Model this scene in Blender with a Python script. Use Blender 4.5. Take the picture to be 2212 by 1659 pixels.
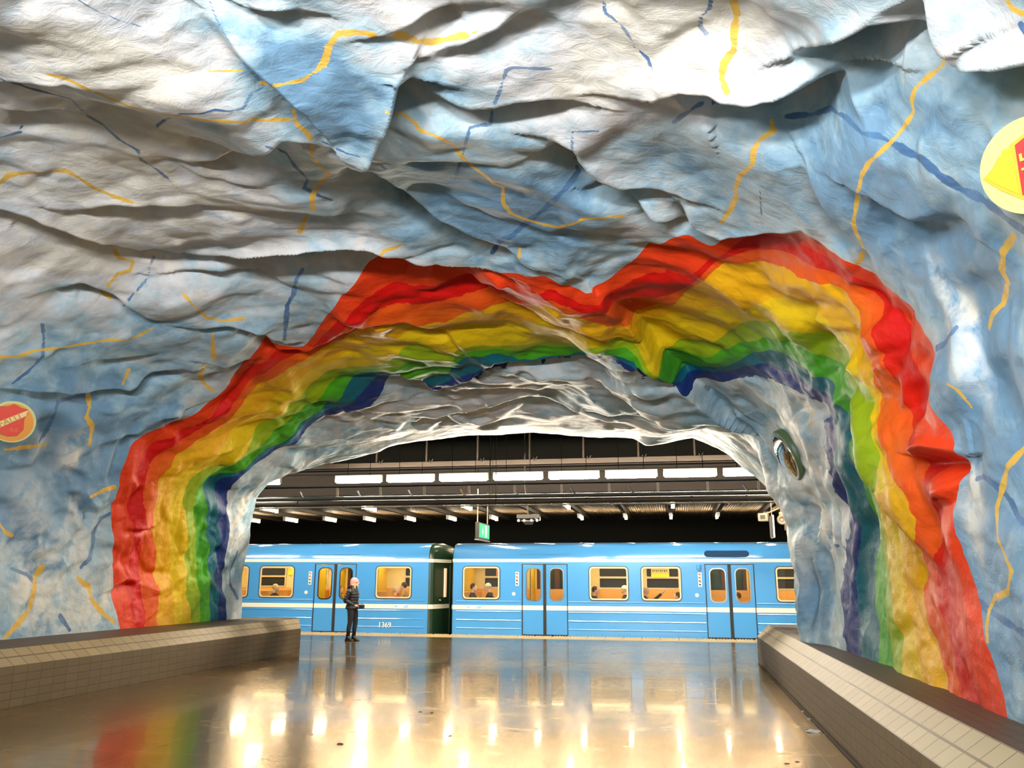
import bpy, bmesh, math, random
import numpy as np
from mathutils import Vector, Matrix
from mathutils.bvhtree import BVHTree

for _o in list(bpy.data.objects):
    bpy.data.objects.remove(_o, do_unlink=True)
scene = bpy.context.scene
COL = scene.collection
PI = math.pi

# ------------------------------------------------------------------ camera
# X runs along the track (right), Y towards the train, Z up; floor z = 0.
FPX, CXP, CYP = 1790.0, 1106.0, 829.5
PITCH, YAW, ROLL, EYE = math.radians(13.22), math.radians(11.0), math.radians(0.23), 1.6
_f = Vector((-math.sin(YAW) * math.cos(PITCH), math.cos(YAW) * math.cos(PITCH), math.sin(PITCH)))
_r0 = Vector((math.cos(YAW), math.sin(YAW), 0))
_u0 = _r0.cross(_f)
_r = _r0 * math.cos(ROLL) + _u0 * math.sin(ROLL)
_u = -_r0 * math.sin(ROLL) + _u0 * math.cos(ROLL)
cam_d = bpy.data.cameras.new('camera')
cam = bpy.data.objects.new('camera', cam_d)
COL.objects.link(cam)
cam.matrix_world = Matrix(((_r.x, _u.x, -_f.x, 0), (_r.y, _u.y, -_f.y, 0), (_r.z, _u.z, -_f.z, EYE), (0, 0, 0, 1)))
cam_d.sensor_width = 36.0
cam_d.lens = FPX / 2212.0 * 36.0
cam_d.clip_start, cam_d.clip_end = 0.05, 300
scene.camera = cam
R_, U_, F_, C_ = np.array(_r), np.array(_u), np.array(_f), np.array((0, 0, EYE))


def ray(x, y):
    x = np.asarray(x, float); y = np.asarray(y, float)
    return F_ + R_ * ((x - CXP) / FPX)[..., None] - U_ * ((y - CYP) / FPX)[..., None]


def at_y(x, y, Y):
    d = ray(x, y)
    return C_ + d * (Y / d[1])


# ------------------------------------------------------------------ world, exposure, hall lights
world = bpy.data.worlds.new('world')
scene.world = world
world.use_nodes = True
world.node_tree.nodes['Background'].inputs[0].default_value = (0.75, 0.85, 1.0, 1)
world.node_tree.nodes['Background'].inputs[1].default_value = 0.0
scene.view_settings.view_transform = 'Standard'
scene.view_settings.look = 'None'
scene.view_settings.exposure = 0.0
scene.view_settings.gamma = 1.0
scene.view_settings.use_curve_mapping = False
scene.cycles.use_denoising = True
scene.cycles.max_bounces = 6
scene.cycles.diffuse_bounces = 3
scene.cycles.glossy_bounces = 3
scene.cycles.transmission_bounces = 4
scene.cycles.transparent_max_bounces = 8
scene.cycles.sample_clamp_indirect = 6.0
scene.cycles.caustics_reflective = False
scene.cycles.caustics_refractive = False


def area_light(name, loc, direction, sx, sy, power, color, parent=None, spread=180):
    l = bpy.data.lights.new(name, 'AREA')
    l.shape = 'RECTANGLE'; l.size = sx; l.size_y = sy; l.energy = power; l.color = color
    l.spread = math.radians(spread)
    o = bpy.data.objects.new(name, l)
    COL.objects.link(o)
    o.location = loc
    o.rotation_euler = Vector(direction).to_track_quat('-Z', 'Y').to_euler()
    if parent:
        o.parent = parent
    return o


# uplights on the suspended hall fixtures behind the camera (their housings are built further down)
HALL_LAMPS = [(-3.7, -0.6), (0.1, -0.6), (-1.8, -2.8)]
for _i, (_x, _y) in enumerate(HALL_LAMPS):
    area_light('hall_uplight', (_x, _y, 4.20), (-0.1, 1.5, 1), 2.4, 0.3, 700, (0.95, 0.97, 1.0))
    area_light('hall_downlight', (_x, _y, 3.96), (0, 0.1, -1), 2.4, 0.2, 5, (1.0, 0.90, 0.78))


# ------------------------------------------------------------------ helpers
def new_obj(name, verts, faces, mat=None, parent=None, smooth=False):
    me = bpy.data.meshes.new(name)
    me.from_pydata([tuple(v) for v in verts], [], faces)
    me.update()
    if smooth:
        me.polygons.foreach_set('use_smooth', [True] * len(me.polygons))
    o = bpy.data.objects.new(name, me)
    COL.objects.link(o)
    if mat:
        me.materials.append(mat)
    if parent:
        o.parent = parent
    return o


def tag(o, label=None, cat=None, group=None, kind=None):
    if label: o['label'] = label
    if cat: o['category'] = cat
    if group: o['group'] = group
    if kind: o['kind'] = kind
    return o


def empty(name, loc=(0, 0, 0), rz=0.0):
    o = bpy.data.objects.new(name, None)
    COL.objects.link(o)
    o.location = loc
    o.rotation_euler = (0, 0, rz)
    o.empty_display_size = 0.1
    return o


def copy_tree(o, parent=None):
    c = o.copy()
    COL.objects.link(c)
    if parent:
        c.parent = parent
    for ch in list(o.children):
        copy_tree(ch, c)
    return c


class MB:
    """collects simple shapes into one mesh"""
    def __init__(self):
        self.v = []; self.f = []; self.m = []

    def add(self, vs, fs, mi=0):
        n = len(self.v)
        self.v += [tuple(p) for p in vs]
        self.f += [tuple(i + n for i in q) for q in fs]
        self.m += [mi] * len(fs)
        return self

    def box(self, x0, x1, y0, y1, z0, z1, mi=0):
        vs = [(x, y, z) for z in (z0, z1) for y in (y0, y1) for x in (x0, x1)]
        return self.add(vs, [(0, 2, 3, 1), (4, 5, 7, 6), (0, 1, 5, 4), (1, 3, 7, 5), (3, 2, 6, 7), (2, 0, 4, 6)], mi)

    def tube(self, pts, r, n=10, cap=True, mi=0):
        pts = [Vector(p) for p in pts]
        rs = r if isinstance(r, (list, tuple)) else [r] * len(pts)
        vs = []; fs = []
        up = None
        for i, p in enumerate(pts):
            d = (pts[min(i + 1, len(pts) - 1)] - pts[max(i - 1, 0)])
            d = d.normalized() if d.length > 1e-9 else Vector((0, 0, 1))
            if up is None:
                up = d.orthogonal().normalized()
            up = (up - d * up.dot(d)).normalized()
            w = d.cross(up)
            for k in range(n):
                a = 2 * PI * k / n
                vs.append(p + (up * math.cos(a) + w * math.sin(a)) * rs[i])
        for i in range(len(pts) - 1):
            for k in range(n):
                k2 = (k + 1) % n
                fs.append((i * n + k, i * n + k2, (i + 1) * n + k2, (i + 1) * n + k))
        if cap:
            fs.append(tuple(range(n))[::-1])
            fs.append(tuple((len(pts) - 1) * n + k for k in range(n)))
        return self.add(vs, fs, mi)

    def rings(self, rings, cap=True, mi=0):
        n = len(rings[0]); vs = [p for r in rings for p in r]; fs = []
        for i in range(len(rings) - 1):
            for k in range(n):
                k2 = (k + 1) % n
                fs.append((i * n + k, i * n + k2, (i + 1) * n + k2, (i + 1) * n + k))
        if cap:
            fs.append(tuple(range(n))[::-1]); fs.append(tuple((len(rings) - 1) * n + k for k in range(n)))
        return self.add(vs, fs, mi)

    def prism(self, poly, y0, y1, mi=0):
        """poly in (x, z), extruded along y"""
        n = len(poly)
        vs = [(x, y0, z) for x, z in poly] + [(x, y1, z) for x, z in poly]
        fs = [tuple(range(n)), tuple(range(2 * n - 1, n - 1, -1))] + [(i, i + n, (i + 1) % n + n, (i + 1) % n) for i in range(n)]
        return self.add(vs, fs, mi)

    def build(self, name, mats, parent=None, smooth=False, bevel=0, loc=None):
        mats = mats if isinstance(mats, (list, tuple)) else [mats]
        o = new_obj(name, self.v, self.f, None, parent, smooth)
        for m in mats:
            o.data.materials.append(m)
        if len(mats) > 1:
            o.data.polygons.foreach_set('material_index', self.m)
        bm = bmesh.new(); bm.from_mesh(o.data)
        bmesh.ops.recalc_face_normals(bm, faces=bm.faces)
        bm.to_mesh(o.data); bm.free()
        if bevel:
            b = o.modifiers.new('bevel', 'BEVEL'); b.width = bevel; b.segments = 2; b.limit_method = 'ANGLE'
        if loc:
            o.location = loc
        return o


class Mat:
    def __init__(self, name):
        self.m = bpy.data.materials.new(name)
        self.m.use_nodes = True
        self.nt = self.m.node_tree
        self.b = self.nt.nodes['Principled BSDF']

    def n(self, typ, **kw):
        nd = self.nt.nodes.new(typ)
        for k, v in kw.items():
            if k.startswith('i_'):
                key = k[2:]
                key = int(key) if key.isdigit() else key.replace('_', ' ')
                nd.inputs[key].default_value = v
            else:
                setattr(nd, k, v)
        return nd

    def l(self, a, b):
        self.nt.links.new(a, b)

    def math(self, op, a, b=None, c=None, clamp=False):
        nd = self.nt.nodes.new('ShaderNodeMath'); nd.operation = op; nd.use_clamp = clamp
        for i, s in enumerate((a, b, c)):
            if s is None: continue
            if isinstance(s, (int, float)): nd.inputs[i].default_value = s
            else: self.l(s, nd.inputs[i])
        return nd.outputs[0]

    def mix(self, fac, a, b, blend='MIX'):
        nd = self.nt.nodes.new('ShaderNodeMix'); nd.data_type = 'RGBA'; nd.blend_type = blend
        for s, i in ((fac, 0), (a, 6), (b, 7)):
            if isinstance(s, (int, float)): nd.inputs[i].default_value = s
            elif isinstance(s, tuple): nd.inputs[i].default_value = (*s, 1) if len(s) == 3 else s
            else: self.l(s, nd.inputs[i])
        return nd.outputs[2]

    def ramp(self, fac, stops, interp='LINEAR'):
        nd = self.nt.nodes.new('ShaderNodeValToRGB')
        cr = nd.color_ramp; cr.interpolation = interp
        while len(cr.elements) < len(stops): cr.elements.new(0.5)
        for e, (p, c) in zip(cr.elements, stops):
            e.position = p; e.color = (*c, 1) if len(c) == 3 else c
        self.l(fac, nd.inputs[0])
        return nd.outputs[0]

    def attr(self, name):
        nd = self.nt.nodes.new('ShaderNodeAttribute'); nd.attribute_name = name
        return nd.outputs['Fac']

    def noise(self, scale, detail=4, rough=0.55, vec=None, dist=0.0):
        nd = self.nt.nodes.new('ShaderNodeTexNoise')
        nd.inputs['Scale'].default_value = scale; nd.inputs['Detail'].default_value = detail
        nd.inputs['Roughness'].default_value = rough; nd.inputs['Distortion'].default_value = dist
        if vec is not None: self.l(vec, nd.inputs['Vector'])
        return nd.outputs['Fac']

    def pos(self, sx=1, sy=1, sz=1):
        g = self.nt.nodes.new('ShaderNodeNewGeometry')
        mp = self.nt.nodes.new('ShaderNodeMapping')
        mp.inputs['Scale'].default_value = (sx, sy, sz)
        self.l(g.outputs['Position'], mp.inputs[0])
        return mp.outputs[0]

    def bump(self, h, strength=0.5, dist=0.02, prev=None):
        nd = self.nt.nodes.new('ShaderNodeBump')
        nd.inputs['Strength'].default_value = strength; nd.inputs['Distance'].default_value = dist
        self.l(h, nd.inputs['Height'])
        if prev is not None: self.l(prev, nd.inputs['Normal'])
        self.l(nd.outputs[0], self.b.inputs['Normal'])
        return nd.outputs[0]

    def set(self, **kw):
        for k, v in kw.items():
            key = k.replace('_', ' ')
            if key == 'Base Color' and len(v) == 3: v = (*v, 1)
            if key == 'Emission Color' and len(v) == 3: v = (*v, 1)
            self.b.inputs[key].default_value = v
        return self


def simple(name, col, rough=0.5, metal=0.0, spec=0.5, noise_amt=0.0, nscale=8.0):
    m = Mat(name); m.set(Base_Color=col, Roughness=rough, Metallic=metal)
    m.b.inputs['Specular IOR Level'].default_value = spec
    if noise_amt:
        f = m.noise(nscale, 4)
        c = m.mix(m.math('MULTIPLY', f, noise_amt), col, tuple(x * 0.45 for x in col))
        m.l(c, m.b.inputs['Base Color'])
    return m.m


def glow(name, col, strength, base=(0.8, 0.8, 0.8)):
    m = Mat(name); m.set(Base_Color=base, Emission_Color=col, Emission_Strength=strength)
    return m.m


# ------------------------------------------------------------------ vectorised gradient noise
_rs = np.random.RandomState(7)
_perm = np.tile(_rs.permutation(256), 3)
_grad = _rs.normal(size=(256, 3)); _grad /= np.linalg.norm(_grad, axis=1)[:, None]
_grad = _grad.astype(np.float32)


def pnoise(p):
    i = np.floor(p).astype(np.int32); f = (p - i).astype(np.float32)
    i &= 255
    w = f * f * f * (f * (f * 6 - 15) + 10)
    out = 0
    for dx in (0, 1):
        wx = w[:, 0] if dx else 1 - w[:, 0]
        for dy in (0, 1):
            wy = w[:, 1] if dy else 1 - w[:, 1]
            for dz in (0, 1):
                wz = w[:, 2] if dz else 1 - w[:, 2]
                h = _perm[_perm[_perm[(i[:, 0] + dx) & 255] + ((i[:, 1] + dy) & 255)] + ((i[:, 2] + dz) & 255)]
                g = _grad[h]
                out = out + wx * wy * wz * (g[:, 0] * (f[:, 0] - dx) + g[:, 1] * (f[:, 1] - dy) + g[:, 2] * (f[:, 2] - dz))
    return out * 1.6


def facets(p, seed, k=9.0):
    """broken rock: tilted planes in jittered cells, blended over short borders"""
    rs = np.random.RandomState(seed)
    jit = rs.rand(256, 3).astype(np.float32); gr = (rs.normal(size=(256, 3)) * 0.75).astype(np.float32); of = (rs.normal(size=256) * 0.22).astype(np.float32)
    i = np.floor(p).astype(np.int32); num = np.zeros(len(p), np.float32); den = np.full(len(p), 1e-12, np.float32)
    for dx in (-1, 0, 1):
        for dy in (-1, 0, 1):
            for dz in (-1, 0, 1):
                c = i + np.array((dx, dy, dz), np.int32); cc = c & 255
                h = _perm[_perm[_perm[cc[:, 0]] + cc[:, 1]] + cc[:, 2]]
                d = (p - c - jit[h]).astype(np.float32)
                w = np.exp(-k * (d * d).sum(1))
                num += w * ((d * gr[h]).sum(1) + of[h]); den += w
    return num / den


def sstep(a, b, x):
    t = np.clip((x - a) / (b - a), 0, 1)
    return t * t * (3 - 2 * t)


# ------------------------------------------------------------------ the rock vault
TCX, TZ0, TA = -3.78, 0.66, 5.95


def t_b(Y):
    return np.interp(Y, [-5, 3, 5, 8, 11, 14, 18], [5.5, 5.55, 5.65, 5.65, 5.38, 5.08, 4.74]) - TZ0


def t_n(Y):
    return np.interp(Y, [5, 8, 14, 18], [3.6, 3.3, 2.6, 2.5])


def t_m(X, Y, Z):
    n = t_n(Y)
    return ((np.abs(X - TCX) / TA) ** n + (np.maximum(Z - TZ0, 0) / t_b(Y)) ** n) ** (1 / n)


def t_point(th, Y):
    c, s = np.cos(th), np.maximum(np.sin(th), 0)
    n = t_n(Y)
    k = (np.abs(c) ** n + s ** n) ** (-1 / n)
    return np.stack([TCX + TA * k * c, Y + 0 * th, TZ0 + t_b(Y) * k * s], -1)


# large forms pushed into (+) or out of (-) the vault: capsule from p to q, radius, metres
FORMS = [
    ((-1.3, 9.6, 5.1), (0.4, 14.6, 4.7), 0.75, 0.42),
    ((-4.6, 11.0, 5.0), (-3.2, 13.0, 4.9), 0.7, 0.22),
    ((1.9, 13.7, 0.6), (2.0, 13.9, 3.0), 0.75, 0.42),
    ((2.15, 8.3, 3.6), (2.15, 8.0, 2.4), 0.5, 0.22),
    ((2.15, 6.9, 2.2), (2.15, 6.9, 1.2), 0.45, 0.12),
    ((-9.7, 13.8, 3.9), (-9.7, 13.6, 2.6), 0.6, 0.22),
    ((-6.2, 9.0, 5.3), (-3.6, 8.8, 5.3), 0.55, -0.35),
    ((-4.5, 4.2, 5.5), (-3.0, 6.3, 5.4), 0.8, 0.30),
    ((-2.2, 6.0, 5.4), (-0.7, 7.8, 5.3), 0.9, 0.24),
    ((0.2, 6.0, 5.4), (1.2, 6.4, 5.2), 0.7, 0.20),
    ((0.8, 5.0, 5.4), (2.0, 4.8, 4.8), 0.5, -0.25),
    ((-9.6, 9.5, 4.6), (-8.8, 8.4, 5.2), 0.8, 0.25),
    ((1.0, 11.0, 5.0), (1.6, 12.8, 4.5), 0.8, -0.25),
]


def forms(pn):
    d = np.zeros(len(pn))
    for p, q, r, h in FORMS:
        p = np.array(p); q = np.array(q); v = q - p
        t = np.clip(((pn - p) @ v) / (v @ v), 0, 1)
        dist = np.linalg.norm(pn - p - t[:, None] * v, axis=1)
        d += h * np.exp(-(dist / r) ** 2)
    return d


def hit(xs, ys):
    """first point of the vault seen from the camera through photo points; returns (angle, Y)"""
    D = ray(xs, ys); n = len(D)
    th = np.zeros(n); YY = np.zeros(n); done = np.zeros(n, bool)
    for t in np.arange(2.0, 40, 0.03):
        P = C_ + D * t
        m = np.maximum(t_m(P[:, 0], P[:, 1], P[:, 2]), 1e-3)
        c = np.array([TCX, 0, TZ0])
        pn = np.stack([TCX + (P[:, 0] - TCX) / m, P[:, 1], TZ0 + np.maximum(P[:, 2] - TZ0, 0) / m], 1)
        rad = np.hypot(pn[:, 0] - TCX, pn[:, 2] - TZ0)
        h = (~done) & (m >= 1 - forms(pn) / rad)
        if h.any():
            b = t_b(P[:, 1])
            a = np.arctan2(np.maximum(P[:, 2] - TZ0, 0) / b, (P[:, 0] - TCX) / TA)
            th[h] = a[h]; YY[h] = P[h, 1]; done |= h
        if done.all(): break
    return th, YY


CURVES = {
 'A': [(262,1362),(245,1300),(237,1200),(240,1100),(258,1020),(290,965),(370,925),(440,880),(490,845),(520,790),(575,735),(650,748),(700,700),(740,640),(790,600),(850,582),(880,590),(960,567),(1000,580),(1090,592),(1200,620),(1270,637),(1310,615),(1350,580),(1400,535),(1480,503),(1540,535),(1620,510),(1740,512),(1820,560),(1880,620),(1950,670),(2000,740),(2040,850),(2085,940),(2090,1010),(2062,1085),(2075,1200),(2100,1300),(2130,1400),(2170,1500),(2183,1550)],
 'B': [(340,1352),(340,1300),(340,1200),(335,1100),(345,1030),(375,985),(430,945),(480,915),(510,880),(560,830),(640,780),(720,745),(780,720),(870,700),(960,690),(1000,670),(1060,655),(1140,665),(1180,655),(1250,680),(1340,715),(1380,720),(1440,680),(1500,610),(1560,572),(1640,572),(1700,580),(1760,600),(1810,620),(1850,670),(1880,740),(1890,830),(1900,900),(1930,960),(1945,1028),(1975,1067),(1994,1146),(1980,1224),(1976,1283),(1988,1322),(2008,1381),(2027,1440),(2038,1495)],
 'C': [(413,1349),(396,1262),(401,1171),(398,1081),(410,1036),(428,1015),(494,987),(524,969),(560,925),(600,900),(655,850),(705,812),(751,795),(802,785),(853,765),(910,752),(961,775),(1019,741),(1083,741),(1171,738),(1229,748),(1310,751),(1365,751),(1412,800),(1443,789),(1482,751),(1554,731),(1598,700),(1652,693),(1733,703),(1767,731),(1801,771),(1835,815),(1882,846),(1899,900),(1910,941),(1918,992),(1912,1067),(1910,1146),(1906,1185),(1925,1244),(1933,1322),(1945,1381),(1956,1465)],
 'D': [(452,1343),(446,1262),(446,1201),(445,1111),(449,1069),(461,1045),(482,1033),(518,1021),(576,975),(620,944),(665,907),(700,880),(734,856),(768,822),(792,802),(815,797),(853,807),(903,814),(937,814),(971,805),(1005,778),(1073,753),(1127,772),(1188,765),(1276,768),(1388,782),(1440,820),(1482,839),(1506,829),(1530,802),(1598,775),(1625,759),(1665,759),(1706,778),(1750,809),(1794,832),(1821,863),(1849,907),(1859,975),(1867,1001),(1871,1067),(1880,1146),(1873,1224),(1878,1303),(1888,1342),(1896,1436)],
 'E': [(485,1340),(485,1262),(485,1201),(491,1126),(497,1069),(503,1042),(530,1024),(560,1002),(620,968),(678,920),(720,892),(761,880),(815,856),(836,829),(849,809),(870,806),(903,819),(937,839),(961,829),(1019,821),(1059,805),(1107,785),(1134,778),(1175,787),(1242,780),(1310,780),(1378,795),(1450,835),(1492,859),(1530,842),(1574,825),(1615,809),(1665,819),(1699,832),(1750,866),(1777,883),(1784,907),(1790,958),(1801,1009),(1808,1079),(1827,1118),(1837,1140),(1830,1205),(1826,1303),(1831,1365),(1841,1426)],
 'O': [(520,1336),(522,1250),(535,1180),(545,1110),(553,1070),(570,1050),(620,1025),(700,1003),(770,990),(850,965),(900,955),(970,945),(1100,938),(1150,936),(1200,940),(1300,947),(1400,956),(1440,952),(1480,943),(1535,940),(1560,960),(1600,985),(1650,1010),(1690,1035),(1712,1050),(1718,1100),(1722,1200),(1724,1300),(1724,1350)],
}
NU = 1000


def curve_px(name):
    P = np.array(CURVES[name], float)
    # densify, then resample by the angle round the middle of the gateway
    seg = []
    for a, b in zip(P[:-1], P[1:]):
        for t in np.linspace(0, 1, 12, endpoint=False): seg.append(a + (b - a) * t)
    seg.append(P[-1]); seg = np.array(seg)
    ker = np.array([1, 2, 3, 4, 3, 2, 1], float); ker /= ker.sum()
    sm = seg.copy()
    for k in (0, 1):
        sm[3:-3, k] = np.convolve(seg[:, k], ker, 'valid')
    th = np.arctan2(1420 - sm[:, 1], sm[:, 0] - 1100)
    u = (th[0] - th) / (th[0] - th[-1])
    u = np.maximum.accumulate(u + np.arange(len(u)) * 1e-7)
    U = np.linspace(0, 1, NU)
    return np.interp(U, u, sm[:, 0]), np.interp(U, u, sm[:, 1])


def build_rock():
    U = np.linspace(0, 1, NU)
    par = {}
    for k in 'ABCDE':
        x, y = curve_px(k)
        th, Y = hit(x, y)
        th[0], th[-1] = PI, 0.0
        ker = np.ones(7) / 7
        th[3:-3] = np.convolve(th, ker, 'valid'); Y[3:-3] = np.convolve(Y, ker, 'valid')
        Y = np.maximum(Y, par[chr(ord(k) - 1)][1] + 0.12) if k != 'A' else Y
        par[k] = (th, Y)
    YO = 17.85
    x, y = curve_px('O')
    D = ray(x, y); PO = C_ + D * (YO / D[:, 1])[:, None]
    mO = t_m(PO[:, 0], PO[:, 1], PO[:, 2])
    thO = np.arctan2(np.maximum(PO[:, 2] - TZ0, 0) / t_b(YO), (PO[:, 0] - TCX) / TA)
    pnO = t_point(thO, np.full(NU, YO))
    dO = (1 - mO) * np.hypot(pnO[:, 0] - TCX, pnO[:, 2] - TZ0)
    thO[0], thO[-1] = PI, 0.0
    dO = np.clip(dO, -0.6, 0.9)
    par['O'] = (thO, np.full(NU, YO))
    th_lin = PI * (1 - U)
    TH, YY, BD, W, EX = [], [], [], [], []

    def row(th, Y, band, w=0.0, ex=0.0):
        TH.append(th); YY.append(Y); BD.append(np.full(NU, band)); W.append(w + 0 * U); EX.append(ex + 0 * U)
    thA, YA = par['A']
    for s in np.linspace(0, 1, 40, endpoint=False):
        row(th_lin, np.full(NU, -4 + 6 * s), -10.0)
    for s in np.linspace(0, 1, 340, endpoint=False):
        g = sstep(0.15, 1, s)
        row(th_lin * (1 - g) + thA * g, 2 + (YA - 2) * s, -3 * (1 - s))
    for i, (a, b, n) in enumerate((('A', 'B', 84), ('B', 'C', 84), ('C', 'D', 60), ('D', 'E', 50))):
        for s in np.linspace(0, 1, n, endpoint=False):
            row(par[a][0] * (1 - s) + par[b][0] * s, par[a][1] * (1 - s) + par[b][1] * s, i + s)
    for s in np.linspace(0, 1, 150):
        row(par['E'][0] * (1 - s) + thO * s, par['E'][1] * (1 - s) + YO * s, 4 + s, sstep(0.25, 1, s))
    for s in np.linspace(0, 1, 12)[1:]:
        row(thO, np.full(NU, YO + 0.5 * math.sin(s * PI / 2)), 5.0, 1.0, 1.3 * (1 - math.cos(s * PI / 2)))
    TH, YY, BD, W, EX = (np.array(a) for a in (TH, YY, BD, W, EX))
    NR = len(TH)
    P = t_point(TH.ravel(), YY.ravel())
    d = forms(P)
    dOr = np.tile(dO, NR)
    w = W.ravel()
    d = d * (1 - w) + dOr * w - EX.ravel()
    c = np.stack([np.full(len(P), TCX), P[:, 1], np.full(len(P), TZ0)], 1)
    rad = P - c
    R = np.linalg.norm(rad, axis=1)[:, None]
    P = c + rad * (1 - d[:, None] / R)

    def normals(P):
        G = P.reshape(NR, NU, 3)
        a = np.gradient(G, axis=0); b = np.gradient(G, axis=1)
        N = np.cross(a, b).reshape(-1, 3)
        N /= np.maximum(np.linalg.norm(N, axis=1)[:, None], 1e-9)
        ctr = np.stack([np.full(len(P), TCX), P[:, 1], np.full(len(P), 2.6)], 1)
        s = np.sign(((ctr - P) * N).sum(1)); s[s == 0] = 1
        return N * s[:, None]
    N = normals(P)

    # lookup tree of the smooth vault, used to place creases and painted veins on the rock
    def bvh_of(P, st=3):
        ii = np.arange(0, NR, st); jj = np.arange(0, NU, st)
        V = P.reshape(NR, NU, 3)[np.ix_(ii, jj)]
        a, b = len(ii), len(jj)
        idx = np.arange(a * b).reshape(a, b)
        F = np.stack([idx[:-1, :-1], idx[:-1, 1:], idx[1:, 1:], idx[1:, :-1]], -1).reshape(-1, 4)
        return BVHTree.FromPolygons(V.reshape(-1, 3).tolist(), F.tolist())
    bv = bvh_of(P, 4)

    def cast(b, x, y):
        dd = Vector(ray(float(x), float(y))).normalized()
        h = b.ray_cast(Vector(C_), dd, 60)
        return (np.array(h[0]), h[3]) if h[0] is not None else (None, None)

    crease = np.zeros(len(P))
    for pts, off, h, wd in CREASES:
        h *= 0.95
        Q = []
        for x, y in pts:
            p, _ = cast(bv, x, y); q, _ = cast(bv, x + off[0], y + off[1])
            if p is not None and q is not None: Q.append((p, q - p))
        tot = max(len(Q) - 1, 1)
        best = np.full(len(P), 1e9); val = np.zeros(len(P))
        if len(Q) < 2: continue
        L = np.array([q[0] for q in Q]); lo = L.min(0) - 2.2 * wd; hi = L.max(0) + 2.2 * wd
        sel = np.where(((P > lo) & (P < hi)).all(1))[0]
        if not len(sel): continue
        S = P[sel]; bb = best[sel]; vv = val[sel]
        for i in range(tot):
            p, sv = Q[i]; q, sv2 = Q[i + 1]; v = q - p
            t = np.clip(((S - p) @ v) / max(v @ v, 1e-9), 0, 1)
            df = S - p - t[:, None] * v
            dist = np.linalg.norm(df, axis=1)
            side = (df @ (sv / np.linalg.norm(sv)))
            g = (i + t) / tot
            tap = np.sin(PI * np.clip(g, 0.02, 0.98)) ** 0.6
            far = side > 0
            sg = np.where(far, dist, -dist)
            k = sstep(-0.05, 0.09, sg)
            f = (k * -h * np.exp(-(dist / wd) ** 2) + (1 - k) * 0.40 * h * np.exp(-dist / (0.6 * wd))) * tap
            near = dist < bb
            bb = np.where(near, dist, bb); vv = np.where(near, f, vv)
        crease[sel] += vv

    # rock relief: bulges with sharp valleys, flattened and stretched like the sprayed rock
    def billow(P, sc, off):
        return np.abs(pnoise(P * np.array(sc) + off))
    warp = np.stack([pnoise(P * 0.5 + 11), pnoise(P * 0.5 + 37), pnoise(P * 0.5 + 71)], 1) * 0.5
    Q = P + warp
    ceil = sstep(2.6, 4.6, P[:, 2])
    soff = sstep(0, 0.6, BD.ravel()) * (1 - sstep(4.6, 5.0, BD.ravel()) * 0.6)
    nz = 0.12 * billow(Q, (0.40, 0.70, 0.85), 3.3) + 0.16 * facets(Q * np.array((0.62, 0.85, 1.0)) + 20.3, 4, 8.0) + 0.075 * facets(Q * np.array((1.5, 2.0, 2.4)) + 40.7, 9, 8.0) + 0.04 * billow(Q, (0.8, 1.4, 1.6), 9.1) \
        + 0.022 * billow(Q, (1.9, 3.0, 3.0), 5.7) + 0.010 * pnoise(Q * np.array((4.5, 7.0, 7.0)) + 2.2)
    nz -= 0.05
    # keep the foot of the walls and the mouth of the gateway where they stand
    amp = (0.40 + 0.60 * sstep(0.7, 2.4, P[:, 2])) * (1 - 0.70 * sstep(0.6, 1.0, w)) * (0.68 + 0.27 * sstep(-1.0, 0.5, BD.ravel()))
    fine = 0.006 * pnoise(P * np.array((7.0, 7.0, 11.0)) + 1.3)
    P = P + N * ((nz * amp) + crease + fine)[:, None]

    # mesh
    me = bpy.data.meshes.new('rock_vault')
    idx = np.arange(NR * NU).reshape(NR, NU)
    F = np.stack([idx[:-1, :-1], idx[1:, :-1], idx[1:, 1:], idx[:-1, 1:]], -1).reshape(-1, 4)
    # inward facing winding
    e1 = P[F[:, 1]] - P[F[:, 0]]; e2 = P[F[:, 3]] - P[F[:, 0]]
    if (np.cross(e1, e2) * N[F[:, 0]]).sum(1).mean() < 0: F = F[:, ::-1]
    me.vertices.add(len(P)); me.vertices.foreach_set('co', P.astype(np.float32).ravel())
    me.loops.add(F.size); me.loops.foreach_set('vertex_index', F.astype(np.int32).ravel())
    me.polygons.add(len(F))
    me.polygons.foreach_set('loop_start', np.arange(0, F.size, 4, dtype=np.int32))
    me.polygons.foreach_set('use_smooth', np.ones(len(F), bool))
    me.update(calc_edges=True)

    bv = bvh_of(P, 2)
    attrs = {'band': BD.ravel()}

    def polyfield(lists):
        out = np.full(len(P), 9.0)
        for wpx, pts in lists:
            Q = []
            PP = []
            for a, b in zip(pts[:-1], pts[1:]):
                k = max(1, int(math.hypot(b[0] - a[0], b[1] - a[1]) / 12))
                PP += [(a[0] + (b[0] - a[0]) * t / k, a[1] + (b[1] - a[1]) * t / k) for t in range(k)]
            PP.append(pts[-1])
            for x, y in PP:
                p, dist = cast(bv, x, y)
                Q.append((p, dist))
            n = len(Q)
            for i in range(n - 1):
                (p, d1), (q, d2) = Q[i], Q[i + 1]
                if p is None or q is None: continue
                v = q - p
                if np.linalg.norm(v) > 1.0: continue
                hw = 0.55 * wpx * (0.75 + 0.5 * math.sin(i * 0.7 + len(pts))**2) * d1 / FPX
                r = hw * 4
                lo = np.minimum(p, q) - r; hi = np.maximum(p, q) + r
                s = SEL(lo, hi)
                if not len(s): continue
                S = P[s]
                t = np.clip(((S - p) @ v) / max(v @ v, 1e-9), 0, 1)
                dist = np.linalg.norm(S - p - t[:, None] * v, axis=1) / hw
                out[s] = np.minimum(out[s], dist)
        return out
    # spatial hash for the vein distance field
    cell = 0.25
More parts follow.
